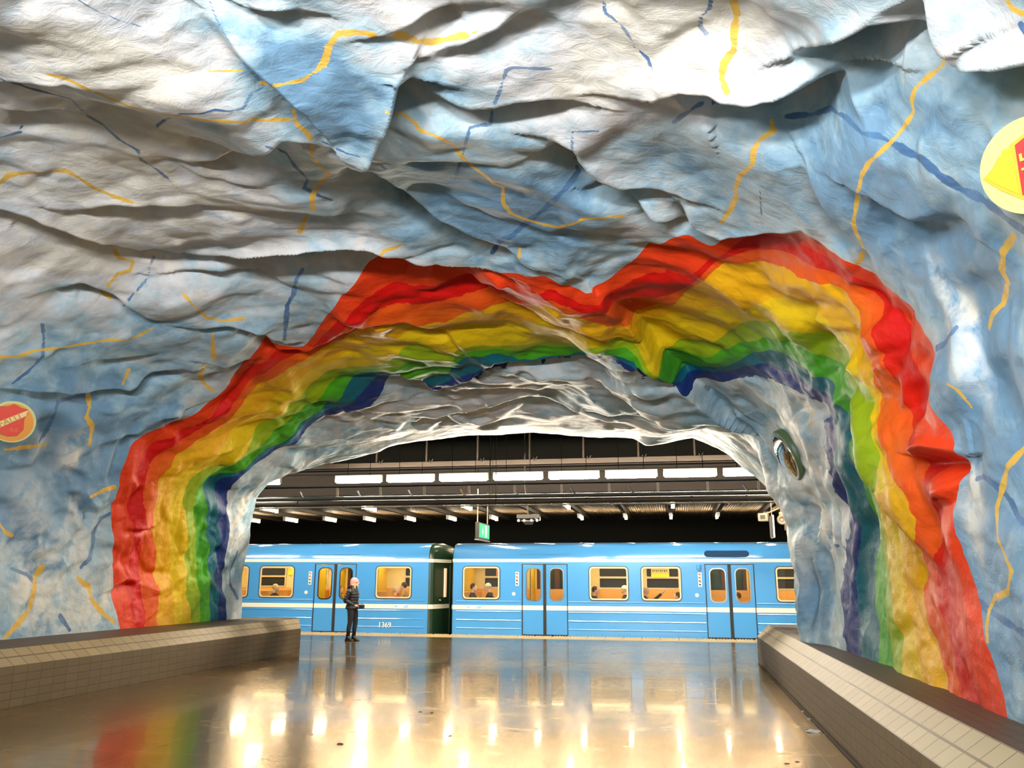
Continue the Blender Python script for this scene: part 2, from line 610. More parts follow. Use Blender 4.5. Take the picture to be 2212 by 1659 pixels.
    key = np.floor(P / cell).astype(np.int64) + 200
    code = (key[:, 0] * 1000 + key[:, 1]) * 1000 + key[:, 2]
    order = np.argsort(code, kind='stable'); sc = code[order]

    def SEL(lo, hi):
        a = np.floor(lo / cell).astype(int) + 200; b = np.floor(hi / cell).astype(int) + 200
        res = []
        for i in range(a[0], b[0] + 1):
            for j in range(a[1], b[1] + 1):
                c0 = (i * 1000 + j) * 1000
                l = np.searchsorted(sc, c0 + a[2]); r = np.searchsorted(sc, c0 + b[2], 'right')
                if r > l: res.append(order[l:r])
        return np.concatenate(res) if res else np.zeros(0, int)
    attrs['yellow_vein'] = polyfield([(w_, [(x / s + ox, y / s + oy) for x, y in p]) for (w_, s, ox, oy, p) in YVEINS])
    attrs['blue_vein'] = polyfield([(w_, [(x / s + ox, y / s + oy) for x, y in p]) for (w_, s, ox, oy, p) in BVEINS])
    # regions painted creamier (+) or bluer (-)
    tone = np.zeros(len(P)); white = np.zeros(len(P))
    for x, y, r, v in TONES:
        p, dist = cast(bv, x, y)
        if p is None: continue
        r = r * dist / FPX
        tone += v * np.exp(-((P - p) ** 2).sum(1) / (r * r))
    for x, y, rx, ry, v in WHITES:
        p, dist = cast(bv, x, y)
        if p is None: continue
        rx = rx * dist / FPX * 1.6; ry = ry * dist / FPX * 1.2
        dd = P - p
        white += v * np.exp(-(dd[:, 0] ** 2 + dd[:, 1] ** 2) / (rx * rx) - dd[:, 2] ** 2 / (ry * ry))
    attrs['tone'] = tone; attrs['white_wash'] = white
    for k, a in attrs.items():
        at = me.attributes.new(k, 'FLOAT', 'POINT')
        at.data.foreach_set('value', a.astype(np.float32))
    o = bpy.data.objects.new('ceiling', me)
    COL.objects.link(o)
    me.materials.append(rock_material())
    tag(o, 'painted cave rock vault with a rainbow band around the gateway', None, None, 'structure')
    return o, bv


# creases and overhangs: (photo polyline, direction towards the recessed side, depth m, width m)
CREASES = [
    ([(-20,158),(40,150),(90,150),(150,160)], (0, 25), 0.30, 0.22),
    ([(0,230),(60,250),(120,240)], (0, 25), 0.12, 0.25),
    ([(160,455),(250,436),(330,440),(430,438)], (0, 25), 0.28, 0.30),
    ([(415,352),(470,350),(540,330),(610,318),(690,345)], (0, 25), 0.22, 0.30),
    ([(-20,462),(60,468),(120,490),(200,515),(290,540)], (0, 25), 0.35, 0.35),
    ([(440,545),(530,530),(600,508),(680,497),(760,500),(830,520),(890,545),(950,560)], (0, 30), 1.0, 0.70),
    ([(120,640),(180,625),(250,650),(330,690)], (0, 25), 0.25, 0.30),
    ([(330,600),(400,585),(480,590),(560,610),(620,640)], (0, 25), 0.16, 0.25),
    ([(420,700),(500,692),(560,705),(610,735)], (0, 25), 0.25, 0.25),
    ([(0,845),(80,842),(180,846),(280,842),(330,810),(400,795)], (0, 25), 0.32, 0.30),
    ([(190,778),(250,780),(310,770)], (0, 20), 0.15, 0.2),
    ([(430,770),(480,785),(540,775)], (0, 20), 0.15, 0.2),
    ([(200,970),(240,955),(300,940),(350,900),(390,890)], (10, 20), 0.20, 0.40),
    ([(872,168),(858,215),(846,260),(830,300),(800,345),(775,360)], (30, 10), 0.50, 0.30),
    ([(862,178),(900,188),(945,195)], (0, 15), 0.22, 0.12),
    ([(440,40),(520,130),(590,190),(650,250),(700,320),(770,362)], (-25, 20), 0.16, 0.5),
    ([(950,232),(1010,243),(1070,235),(1120,218),(1180,215),(1240,225)], (0, 22), 0.30, 0.25),
    ([(1190,300),(1235,315),(1245,355),(1290,395),(1340,415),(1400,410),(1470,425)], (-5, 25), 0.30, 0.30),
    ([(1250,433),(1290,430),(1345,432)], (0, 12), 0.22, 0.10),
    ([(1420,225),(1470,205),(1530,205),(1560,215),(1620,225),(1690,210),(1740,185),(1800,150)], (10, 30), 0.62, 0.42),
    ([(1720,110),(1780,80),(1840,52),(1900,45),(1960,80)], (15, 25), 0.42, 0.25),
    ([(2070,150),(2130,152),(2230,160)], (0, 25), 0.45, 0.35),
    ([(1985,0),(2020,60),(2045,120),(2075,150)], (-25, 12), 0.30, 0.35),
    ([(840,70),(900,40),(980,10)], (10, 25), 0.22, 0.25),
    ([(540,20),(590,10),(650,15)], (0, 20), 0.22, 0.20),
    ([(930,130),(1010,90),(1080,60),(1150,10)], (10, 20), 0.14, 0.3),
    ([(1470,440),(1500,480),(1560,510),(1640,505),(1730,505)], (-5, 25), 0.28, 0.22),
    ([(800,372),(870,410),(950,455),(1030,495),(1100,535),(1130,570)], (-15, 28), 0.30, 0.45),
    ([(1360,440),(1410,470),(1460,480),(1500,500)], (0, 22), 0.20, 0.22),
    ([(1730,380),(1770,440),(1820,500),(1860,550)], (-22, 10), 0.14, 0.35),
    ([(1880,420),(1920,450),(1980,480),(2050,470)], (0, 22), 0.15, 0.35),
    ([(1985,985),(2040,975),(2095,985)], (0, 25), 0.34, 0.16),
    ([(2015,1085),(2050,1072),(2090,1030)], (10, 15), 0.10, 0.12),
    ([(2000,620),(2060,700),(2110,820),(2100,900)], (18, 0), 0.12, 0.3),
    ([(270,1140),(310,1145),(345,1140)], (0, 12), 0.14, 0.10),
    ([(240,1275),(270,1255),(300,1260)], (0, 14), 0.16, 0.18),
    ([(560,720),(600,750),(660,752),(720,735)], (0, 20), 0.18, 0.20),
    ([(590,745),(540,830),(500,870),(450,900)], (-14, -4), 0.10, 0.25),
    ([(700,740),(790,705),(880,695),(960,720),(1010,770)], (0, 16), 0.14, 0.2),
    ([(1000,590),(1080,640),(1180,690),(1270,720),(1360,750)], (-8, 14), 0.16, 0.25),
    ([(840,800),(900,815),(940,838),(980,822),(1070,775),(1140,775),(1260,775),(1380,790),(1450,830)], (0, 16), 0.22, 0.30),
    ([(720,870),(800,900),(900,910),(1010,880),(1120,860),(1250,880),(1400,905)], (0, 14), 0.16, 0.35),
    ([(1290,640),(1350,700),(1420,790),(1480,850),(1560,910),(1650,980)], (16, -6), 0.30, 0.5),
    ([(1735,1200),(1740,1290),(1735,1370)], (14, 0), 0.22, 0.3),
    ([(1760,1100),(1765,1250),(1775,1400)], (-12, 0), 0.16, 0.3),
    ([(150,1060),(180,1070),(205,1110),(170,1180)], (-12, 4), 0.14, 0.2),
]
_Z1, _Z2, _Z3, _Z4, _Z6 = (2.949, 0, 0), (2.949, 700, 0), (2.949, 1462, 0), (2.949, 0, 500), (2.949, 1462, 500)
_Z7, _Z8, _Z5 = (3.318, 0, 900), (2.552, 1612, 950), (2.949, 700, 480)
YVEINS = [
    (9, *_Z1, [(300,470),(430,505),(560,570),(690,620),(830,680),(1000,725),(1150,740),(1300,765),(1450,775),(1560,780),(1600,760),(1700,768),(1850,760)]),
    (9, *_Z1, [(-30,1190),(60,1115),(180,1100),(290,1100),(420,1085),(500,1130),(600,1200),(720,1250),(840,1290)]),
    (4, *_Z1, [(1330,455),(1550,450)]),
    (8, *_Z1, [(1660,525),(1750,545),(1930,510),(2030,440),(2090,330),(2120,250),(2160,215)]),
    (12, *_Z2, [(0,420),(30,300),(90,215),(200,205),(350,225),(520,230),(600,265),(680,270),(800,245),(900,225)]),
    (5, *_Z2, [(900,225),(1010,190)]),
    (9, *_Z1, [(1870,700),(1890,790),(1960,850),(1990,920),(1985,1000),(2040,1060),(2100,1110),(2020,1190),(1985,1260),(1995,1330),(1940,1400),(1910,1480)]),
    (9, *_Z2, [(400,710),(500,730),(570,770),(610,830),(720,870),(820,920),(870,990),(940,1060),(1030,1120),(1080,1170),(1140,1190),(1140,1290),(1190,1360),(1290,1400),(1400,1430),(1500,1450),(1600,1420),(1650,1395),(1780,1385),(1900,1375)]),
    (13, *_Z3, [(355,-20),(385,90),(365,200),(365,320),(300,400),(285,500),(320,590)]),
    (10, *_Z3, [(600,770),(620,830),(530,890),(490,960),(480,1050),(400,1120),(375,1200),(380,1250),(340,1340),(280,1420)]),
    (9, *_Z3, [(1725,360),(1680,430),(1600,490),(1520,560),(1495,640),(1510,710),(1460,790),(1400,870),(1340,930),(1220,1040),(1180,1110),(1160,1200),(1140,1330),(1125,1420),(1140,1480),(1190,1580),(1170,1652),(1130,1700)]),
    (9, *_Z3, [(2090,-20),(2140,60),(2240,100)]),
    (14, *_Z6, [(2150,25),(2080,130),(2070,250),(2110,320),(2080,460),(2010,530),(1990,600)]),
    (11, *_Z8, [(1560,20),(1440,150),(1420,240),(1380,380),(1385,540),(1430,650),(1460,720),(1440,840),(1370,870),(1340,940),(1325,1030),(1330,1110)]),
    (7, *_Z4, [(730,120),(760,170),(850,190),(830,250),(750,270),(690,340),(650,380),(700,420)]),
    (6, *_Z4, [(1170,400),(1230,470),(1320,550),(1420,570),(1550,555)]),
    (6, *_Z4, [(-20,805),(140,790),(210,760),(400,740),(560,710),(700,690),(830,690),(970,620)]),
    (8, *_Z4, [(1355,650),(1355,730),(1365,810)]),
    (8, *_Z4, [(1300,850),(1270,920),(1310,980),(1360,1010)]),
    (8, *_Z4, [(560,1040),(570,1120),(550,1180),(590,1240),(570,1360)]),
    (7, *_Z4, [(30,1390),(150,1375),(290,1360)]),
    (6, *_Z4, [(820,880),(780,975)]),
    (11, *_Z7, [(40,1580),(130,1480),(200,1400),(240,1260),(250,1150),(300,1080)]),
    (6, *_Z7, [(-10,760),(40,830),(90,850)]),
    (8, *_Z7, [(650,575),(740,530),(820,505)]),
    (9, *_Z7, [(560,1160),(600,1200),(640,1220),(650,1300),(700,1370),(760,1430),(820,1480)]),
    (7, *_Z2, [(340,1660),(380,1600),(500,1560)]),
    (6, *_Z2, [(1240,1640),(1250,1580)]),
    (6, *_Z6, [(790,1080),(860,1150),(860,1250)]),
    (6, *_Z6, [(1720,970),(1790,1010),(1880,1120)]),
]
BVEINS = [
    (6, *_Z1, [(0,500),(110,530),(180,560),(300,590),(450,630),(520,700),(560,740),(650,790),(760,890),(880,960),(900,1020),(1000,1080),(1060,1130)]),
    (3, *_Z1, [(1060,1130),(1180,1250)]),
    (3, *_Z1, [(500,0),(620,70),(760,130),(900,170)]),
    (5, *_Z1, [(1330,-10),(1370,100),(1420,200),(1500,330),(1580,440),(1680,540)]),
    (6, *_Z1, [(1680,550),(1600,600),(1550,690),(1460,710),(1370,700),(1280,725),(1150,725),(1050,765),(1000,805)]),
    (6, *_Z1, [(-10,880),(130,840),(140,800)]),
    (8, *_Z1, [(1700,935),(1820,970),(1880,1060),(1960,1140),(1940,1200),(2020,1240),(2110,1275)]),
    (5, *_Z1, [(2050,900),(2212,980),(2300,1000)]),
    (7, *_Z2, [(1440,440),(1200,430),(1160,450),(1120,580),(1070,700),(1065,790),(930,810),(900,920),(880,1000),(830,1150)]),
    (7, *_Z2, [(1780,-10),(1790,80),(1870,140),(1930,210),(1980,300),(2060,370),(2090,460)]),
    (5, *_Z2, [(1750,835),(1580,840),(1580,960),(1620,1090)]),
    (13, *_Z2, [(1620,1090),(1540,1200),(1430,1310),(1300,1410),(1200,1500),(1120,1540),(1070,1610)]),
    (9, *_Z3, [(-20,780),(100,690),(170,650),(260,655)]),
    (10, *_Z3, [(700,740),(860,730),(980,690),(1080,750),(1180,850),(1290,865),(1400,930)]),
    (17, *_Z3, [(1400,930),(1560,1010),(1680,1120),(1820,1210),(1950,1270),(2070,1370),(2240,1490)]),
    (8, *_Z3, [(220,-10),(210,50),(155,110),(150,170),(190,220)]),
    (4, *_Z3, [(530,1200),(540,1400),(550,1470)]),
    (9, *_Z4, [(1930,240),(1890,300),(1870,400),(1830,470),(1820,600),(1810,690)]),
    (5, *_Z4, [(980,160),(950,230),(950,290),(850,400),(790,470)]),
    (6, *_Z4, [(270,590),(280,680),(270,800),(180,890),(80,970)]),
    (7, *_Z4, [(560,1035),(370,1080),(345,1170),(300,1260),(250,1340)]),
    (9, *_Z7, [(800,690),(720,730),(670,830),(660,940),(640,1020),(580,1080)]),
    (8, *_Z7, [(80,1090),(190,1130),(250,1190)]),
    (9, *_Z7, [(430,1430),(500,1530)]),
    (7, *_Z7, [(1700,970),(1650,1100),(1650,1200),(1700,1300)]),
    (12, *_Z6, [(1780,610),(1700,720),(1650,750)]),
    (13, *_Z8, [(1270,215),(1310,200),(1420,290),(1460,340),(1500,430),(1550,470)]),
    (13, *_Z8, [(1260,880),(1350,950),(1430,1000),(1560,1090)]),
    (9, *_Z8, [(460,540),(500,585),(545,600)]),
    (9, *_Z3, [(2190,150),(2230,230)]),
]
# (x, y, radius px, +cream / -blue)
TONES = [
    (100,60,260,0.7),(300,150,220,0.8),(120,330,200,0.6),(330,330,160,0.7),(480,460,180,0.7),(100,500,200,0.6),(250,430,150,0.4),
    (560,100,110,-0.9),(700,200,130,-1.3),(640,150,110,-0.9),(740,290,90,-1.0),(950,400,140,-1.2),(1100,450,140,-1.2),(1250,420,120,-0.9),(1000,180,120,-0.5),
    (1150,520,130,-0.9),(1300,80,220,0.9),(1200,160,140,0.5),(950,40,150,0.4),(1500,60,150,0.5),(1480,330,150,-0.5),(1560,420,160,-0.7),(1750,330,150,-0.3),
    (1900,200,160,-0.4),(1850,430,160,-0.6),(2050,280,150,-0.5),(2100,60,120,0.2),(2000,500,160,-0.9),(2150,600,200,-1.2),(2150,900,220,-1.4),(2150,1250,220,-1.4),
    (1700,80,150,0.3),(150,600,180,0.4),(350,600,150,0.2),(550,580,150,0.1),(100,760,200,-0.4),(350,740,150,-0.3),(150,900,160,-1.2),(230,980,120,-1.3),(80,1030,120,-1.0),
    (100,1250,160,-0.6),(450,830,100,-0.4),(1000,860,160,0.2),(1250,860,160,0.1),(1100,930,200,0.6),(1600,900,120,-0.6),(1740,1100,90,-0.4),(1780,1300,120,-1.0),(1720,1300,70,-0.7),
    (530,1200,90,-0.5),(900,970,150,0.5),
]
WHITES = [
    (160,960,14,55,1.0),(150,1000,12,40,0.9),(90,940,10,35,0.7),(60,1090,30,60,0.5),(160,1090,10,40,0.9),(175,1160,12,45,0.7),(95,1190,35,40,0.6),(90,1290,35,45,0.7),(60,1270,30,40,0.6),
    (180,1290,25,45,0.6),(225,1290,10,35,0.9),(110,1360,40,30,0.4),(200,1330,25,30,0.4),
    (2030,600,14,50,1.0),(2050,650,12,40,1.0),(2080,660,12,45,0.8),(2110,690,12,40,0.9),(2050,700,12,35,0.7),(2095,750,14,45,0.8),(2120,830,12,50,0.8),(2060,800,12,40,0.6),
    (2105,1020,14,50,0.9),(2115,1080,18,50,0.7),(2090,1130,16,50,0.6),(2110,1170,14,60,0.6),
    (1760,1000,20,60,0.8),(1740,1060,20,60,0.9),(1775,1090,16,70,0.7),(1790,1180,12,60,0.6),(1750,1150,14,60,0.6),(1700,920,14,50,0.8),(1720,1220,20,50,0.6),
    (530,1080,16,50,0.9),(520,1150,10,60,0.4),(500,1290,10,30,0.4),
]


def rock_material():
    m = Mat('painted_rock')
    pos = m.pos()
    band, yv, bvn, tone, wh = (m.attr(a) for a in ('band', 'yellow_vein', 'blue_vein', 'tone', 'white_wash'))
    n1 = m.noise(0.9, 5, 0.6, pos, 0.6)
    n2 = m.noise(3.2, 6, 0.6, pos, 0.4)
    n3 = m.noise(9.0, 4, 0.6, pos)
    # base paint: pale blue to slate blue, washed with cream and lilac
    t = m.math('ADD', m.math('MULTIPLY', tone, 0.42), m.math('ADD', m.math('MULTIPLY', m.math('SUBTRACT', n1, 0.5), 1.6), m.math('MULTIPLY', m.math('SUBTRACT', n2, 0.5), 1.1)))
    t = m.math('ADD', t, 0.5, clamp=True)
    base = m.ramp(t, [(0.0, (0.20, 0.36, 0.51)), (0.22, (0.34, 0.52, 0.63)), (0.45, (0.53, 0.64, 0.67)), (0.62, (0.66, 0.68, 0.69)), (0.8, (0.78, 0.75, 0.71)), (1.0, (0.86, 0.80, 0.68))])
    gr = m.ramp(m.noise(1.7, 5, 0.65, pos, 1.0), [(0.40, (1, 1, 1)), (0.60, (0.66, 0.63, 0.60)), (0.72, (0.42, 0.38, 0.34))])
    base = m.mix(0.40, base, gr, 'MULTIPLY')
    wmask = m.math('MULTIPLY', wh, m.math('MULTIPLY', m.math('SUBTRACT', n2, 0.34), 5.0, clamp=True), clamp=True)
    base = m.mix(wmask, base, (0.80, 0.76, 0.66))
    # veins
    wob = m.math('MULTIPLY', m.math('SUBTRACT', n3, 0.5), 0.9)
    bm_ = m.math('MULTIPLY', m.math('SUBTRACT', m.math('ADD', 1.05, wob), bvn), 4.0, clamp=True)
    base = m.mix(m.math('MULTIPLY', bm_, m.ramp(n2, [(0.3, (0.55,) * 3), (0.6, (0.95,) * 3)])), base, m.mix(n1, (0.03, 0.13, 0.30), (0.10, 0.19, 0.36)))
    ym_ = m.math('MULTIPLY', m.math('SUBTRACT', m.math('ADD', 1.05, wob), yv), 4.0, clamp=True)
    base = m.mix(m.math('MULTIPLY', ym_, 0.93), base, m.mix(n2, (0.85, 0.44, 0.03), (0.88, 0.56, 0.08)))
    # rainbow
    bd = m.math('ADD', band, m.math('ADD', m.math('MULTIPLY', m.math('SUBTRACT', n2, 0.5), 0.10), m.math('MULTIPLY', m.math('SUBTRACT', n3, 0.5), 0.05)))
    f = m.math('DIVIDE', bd, 4.0)
    stops = [(0.0, (0.90, 0.055, 0.006)), (0.09, (0.74, 0.004, 0.002)), (0.165, (0.90, 0.10, 0.006)), (0.25, (0.92, 0.46, 0.006)), (0.37, (0.92, 0.60, 0.006)),
             (0.5, (0.36, 0.50, 0.008)), (0.62, (0.08, 0.42, 0.008)), (0.75, (0.004, 0.15, 0.20)), (0.875, (0.008, 0.035, 0.20))]
    rb = m.ramp(f, stops, 'CONSTANT')
    rb2 = m.ramp(f, stops, 'LINEAR')
    rb = m.mix(m.math('MULTIPLY', m.math('SUBTRACT', n1, 0.45), 1.2, clamp=True), rb, rb2)
    rb = m.mix(m.math('MULTIPLY', m.noise(2.3, 5, 0.6, pos, 0.8), 0.16), rb, (0.35, 0.22, 0.04), 'MULTIPLY')
    inside = m.math('MULTIPLY', m.math('GREATER_THAN', band, 0.0), m.math('LESS_THAN', bd, 4.0))
    col = m.mix(inside, base, rb)
    m.l(col, m.b.inputs['Base Color'])
    m.b.inputs['Roughness'].default_value = 0.42
    m.l(m.ramp(n2, [(0.3, (0.48,) * 3), (0.7, (0.68,) * 3)]), m.b.inputs['Roughness'])
    m.b.inputs['Specular IOR Level'].default_value = 0.36
    h = m.math('ADD', m.math('MULTIPLY', m.noise(6.0, 8, 0.62, m.pos(0.8, 1.2, 1.2), 0.6), 1.0), m.math('MULTIPLY', m.noise(34.0, 3, 0.5, pos), 0.04))
    m.bump(h, 0.45, 0.04)
    return m.m


rock, ROCK_BVH = build_rock()

# ------------------------------------------------------------------ materials
def tile_mat(name, col, grout, rough=0.35, axis='YZ'):
    m = Mat(name)
    g = m.n('ShaderNodeNewGeometry'); sp = m.n('ShaderNodeSeparateXYZ'); cb = m.n('ShaderNodeCombineXYZ')
    m.l(g.outputs['Position'], sp.inputs[0])
    m.l(sp.outputs[axis[0]], cb.inputs[0]); m.l(sp.outputs[axis[1]], cb.inputs[1])
    br = m.n('ShaderNodeTexBrick', offset=0.0, squash=1.0)
    m.l(cb.outputs[0], br.inputs['Vector'])
    br.inputs['Scale'].default_value = 1.0
    br.inputs['Brick Width'].default_value = 0.24; br.inputs['Row Height'].default_value = 0.10
    br.inputs['Mortar Size'].default_value = 0.007; br.inputs['Mortar Smooth'].default_value = 0.3
    br.inputs['Color1'].default_value = (*col, 1)
    br.inputs['Color2'].default_value = (*[c * 0.88 for c in col], 1)
    br.inputs['Mortar'].default_value = (*grout, 1)
    n = m.noise(2.5, 5, 0.6, m.pos())
    c = m.mix(m.math('MULTIPLY', n, 0.25), br.outputs['Color'], tuple(x * 0.5 for x in col))
    m.l(c, m.b.inputs['Base Color']); m.set(Roughness=rough)
    m.bump(m.math('SUBTRACT', 1.0, br.outputs['Fac']), 0.4, 0.003)
    return m.m


def floor_mat():
    m = Mat('polished_stone_floor')
    pos = m.pos()
    br = m.n('ShaderNodeTexBrick', offset=0.0, squash=1.0)
    m.l(pos, br.inputs['Vector']); br.inputs['Scale'].default_value = 1.0
    br.inputs['Brick Width'].default_value = 1.26; br.inputs['Row Height'].default_value = 2.52
    br.inputs['Mortar Size'].default_value = 0.008; br.inputs['Mortar Smooth'].default_value = 0.2
    n1 = m.noise(0.7, 6, 0.6, m.pos(1.0, 1.0, 1.0), 0.8)
    n2 = m.noise(60.0, 3, 0.6, pos)
    base = m.ramp(n1, [(0.3, (0.19, 0.115, 0.045)), (0.55, (0.25, 0.155, 0.062)), (0.8, (0.33, 0.21, 0.088))])
    base = m.mix(m.math('MULTIPLY', n2, 0.3), base, (0.08, 0.045, 0.02))
    base = m.mix(br.outputs['Fac'], base, (0.42, 0.32, 0.17))
    m.l(base, m.b.inputs['Base Color'])
    r = m.ramp(m.noise(1.6, 5, 0.65, m.pos(0.8, 2.0, 1), 0.5), [(0.3, (0.20,) * 3), (0.55, (0.25,) * 3), (0.75, (0.31,) * 3)])
    m.l(r, m.b.inputs['Roughness'])
    m.b.inputs['IOR'].default_value = 1.5
    m.b.inputs['Metallic'].default_value = 0.66
    m.set(Specular_Tint=(1.0, 0.86, 0.64, 1))
    m.b.inputs['Coat Weight'].default_value = 0.30; m.b.inputs['Coat IOR'].default_value = 1.5
    m.l(m.ramp(m.noise(2.4, 5, 0.65, m.pos(0.7, 2.2, 1), 0.4), [(0.35, (0.03,) * 3), (0.7, (0.11,) * 3)]), m.b.inputs['Coat Roughness'])
    m.bump(m.math('ADD', m.noise(1.1, 3, 0.5, m.pos(0.5, 1.6, 1)), m.math('MULTIPLY', m.noise(9.0, 3, 0.5, m.pos(0.6, 1.4, 1)), 0.03)), 0.035, 0.03)
    nb = m.nt.nodes['Bump'] if 'Bump' in m.nt.nodes else None
    m.l(nb.outputs[0], m.b.inputs['Coat Normal'])
    return m.m


M = {}
M['floor'] = floor_mat()
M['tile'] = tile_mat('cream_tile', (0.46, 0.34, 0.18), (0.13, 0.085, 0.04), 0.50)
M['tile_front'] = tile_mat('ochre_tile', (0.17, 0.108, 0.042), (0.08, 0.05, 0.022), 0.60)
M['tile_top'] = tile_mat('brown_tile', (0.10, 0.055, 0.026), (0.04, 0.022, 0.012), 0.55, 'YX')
M['edge'] = simple('tactile_cream', (0.72, 0.55, 0.27), 0.5, noise_amt=0.5, nscale=14)
M['edge2'] = simple('edge_slab', (0.55, 0.40, 0.20), 0.55, noise_amt=0.5, nscale=9)
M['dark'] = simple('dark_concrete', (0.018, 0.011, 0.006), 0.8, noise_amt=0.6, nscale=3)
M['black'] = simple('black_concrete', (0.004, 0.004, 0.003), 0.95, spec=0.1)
M['steel'] = simple('painted_steel', (0.035, 0.022, 0.012), 0.6, 0.0, noise_amt=0.5, nscale=12)
M['galv'] = simple('pale_conduit', (0.22, 0.17, 0.11), 0.5, 0.1, noise_amt=0.4, nscale=10)
M['darksteel'] = simple('dark_steel', (0.03, 0.025, 0.02), 0.5, 0.3)
M['white'] = simple('white_enamel', (0.75, 0.72, 0.65), 0.35)
M['rubber'] = simple('black_rubber', (0.012, 0.012, 0.012), 0.6)
M['tube'] = glow('lit_tube', (1.0, 0.87, 0.68), 195)
M['tube2'] = glow('lit_track_tube', (1.0, 0.82, 0.58), 170)
m_ = Mat('ribbed_ceiling')
w_ = m_.n('ShaderNodeTexWave', wave_type='BANDS', bands_direction='X'); w_.inputs['Scale'].default_value = 4.0
m_.l(m_.pos(), w_.inputs[0])
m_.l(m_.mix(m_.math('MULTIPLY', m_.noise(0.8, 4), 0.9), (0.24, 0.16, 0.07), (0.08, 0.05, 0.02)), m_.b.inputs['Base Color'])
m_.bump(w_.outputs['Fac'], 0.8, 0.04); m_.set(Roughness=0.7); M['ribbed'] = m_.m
m_ = Mat('train_blue')
m_.l(m_.mix(m_.math('MULTIPLY', m_.noise(1.3, 4, 0.5, m_.pos(0.4, 1, 1.6)), 0.35), (0.070, 0.31, 0.68), (0.06, 0.26, 0.55)), m_.b.inputs['Base Color'])
m_.set(Roughness=0.2); m_.b.inputs['Coat Weight'].default_value = 0.6; m_.b.inputs['Coat Roughness'].default_value = 0.08
M['blue'] = m_.m
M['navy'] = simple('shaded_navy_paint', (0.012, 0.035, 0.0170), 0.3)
M['vent'] = simple('vent_navy', (0.01, 0.03, 0.08), 0.85, spec=0.1)
M['slat'] = simple('vent_slat_blue', (0.03, 0.10, 0.22), 0.7, spec=0.2)
M['stripe'] = simple('cream_stripe', (0.86, 0.82, 0.66), 0.35)
M['frame'] = simple('window_trim_pale', (0.80, 0.62, 0.36), 0.35, 0.2)
M['gasket'] = simple('window_gasket', (0.02, 0.018, 0.02), 0.5)
M['lining'] = simple('cream_lining', (0.85, 0.66, 0.30), 0.5)
M['orange_panel'] = simple('orange_panel', (0.88, 0.45, 0.12), 0.5)
M['seat'] = simple('orange_seat', (0.72, 0.36, 0.10), 0.7)
M['yellow'] = simple('yellow_partition', (0.90, 0.55, 0.02), 0.4)
M['brown'] = simple('brown_door_inside', (0.10, 0.035, 0.015), 0.45)
M['poster_y'] = simple('yellow_poster', (0.90, 0.86, 0.03), 0.5)
M['poster_p'] = simple('pink_poster', (0.75, 0.20, 0.16), 0.5)
M['chrome'] = simple('chrome', (0.8, 0.8, 0.78), 0.18, 1.0)
M['ceil_in'] = simple('train_ceiling', (0.75, 0.66, 0.48), 0.6)
M['cab_light'] = glow('cabin_tube', (1.0, 0.78, 0.42), 30)
M['red'] = simple('red_print', (0.55, 0.05, 0.02), 0.5)
M['inkblack'] = simple('black_print', (0.02, 0.02, 0.02), 0.5)
M['lightblue'] = simple('pale_blue_print', (0.30, 0.52, 0.78), 0.45)
m_ = Mat('window_glass')
m_.b.inputs['Transmission Weight'].default_value = 0.0
gl = m_.n('ShaderNodeBsdfGlossy'); gl.inputs['Roughness'].default_value = 0.03
tr = m_.n('ShaderNodeBsdfTransparent'); tr.inputs[0].default_value = (0.93, 0.94, 0.92, 1)
fr = m_.n('ShaderNodeFresnel'); fr.inputs[0].default_value = 1.5
ms = m_.n('ShaderNodeMixShader')
m_.l(fr.outputs[0], ms.inputs[0]); m_.l(tr.outputs[0], ms.inputs[1]); m_.l(gl.outputs[0], ms.inputs[2])
m_.l(ms.outputs[0], m_.nt.nodes['Material Output'].inputs[0]); M['glass'] = m_.m

# ------------------------------------------------------------------ floor and platform
YE = 24.3            # platform edge
mb = MB(); mb.box(-34, 14, -4.2, 23.28, -0.3, 0)
tag(mb.build('floor', M['floor']), 'brown polished stone floor with pale joints', None, None, 'structure')
mb = MB()
mb.box(-34, 14, 23.29, 23.62, -0.3, 0.004)
tag(mb.build('trim_1', M['edge2']), 'row of sand-coloured slabs along the platform edge', None, None, 'structure')
mb = MB()
x = -34.0
while x < 14:
    mb.box(x + 0.008, x + 0.492, 23.63, YE, -0.9, 0.012)
    for k in range(6):
        mb.box(x + 0.03 + k * 0.077, x + 0.065 + k * 0.077, YE - 0.13, YE - 0.02, 0.012, 0.03)
    x += 0.5
tag(mb.build('trim_2', M['edge']), 'cream ribbed warning strip at the platform edge', None, None, 'structure')
mb = MB(); mb.box(-34, 14, YE, 35.6, -1.4, -1.2); tag(mb.build('ground', M['black']), 'dark track bed', None, None, 'structure')
mb = MB(); mb.box(-34, 14, 35.5, 35.8, -1.3, 5.6); tag(mb.build('wall_far', M['black']), 'black tunnel wall beyond the train', None, None, 'structure')
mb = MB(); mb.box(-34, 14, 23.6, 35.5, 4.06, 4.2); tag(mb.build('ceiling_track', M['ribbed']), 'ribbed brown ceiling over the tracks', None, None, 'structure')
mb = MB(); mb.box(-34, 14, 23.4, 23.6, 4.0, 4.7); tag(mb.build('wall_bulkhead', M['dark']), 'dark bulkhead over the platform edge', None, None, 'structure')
mb = MB(); mb.box(-34, 14, 23.4, 23.6, 4.7, 5.9); tag(mb.build('wall_bulkhead_unlit', M['black']), 'upper bulkhead over the platform edge, painted black where the lamp glow fades', None, None, 'structure')  # same bulkhead, blackened to imitate the glow fading above the lamps
mb = MB(); mb.box(-34, 14, 17.2, 23.6, 5.8, 6.0); tag(mb.build('ceiling_platform', M['black']), 'black ceiling over the platform', None, None, 'structure')
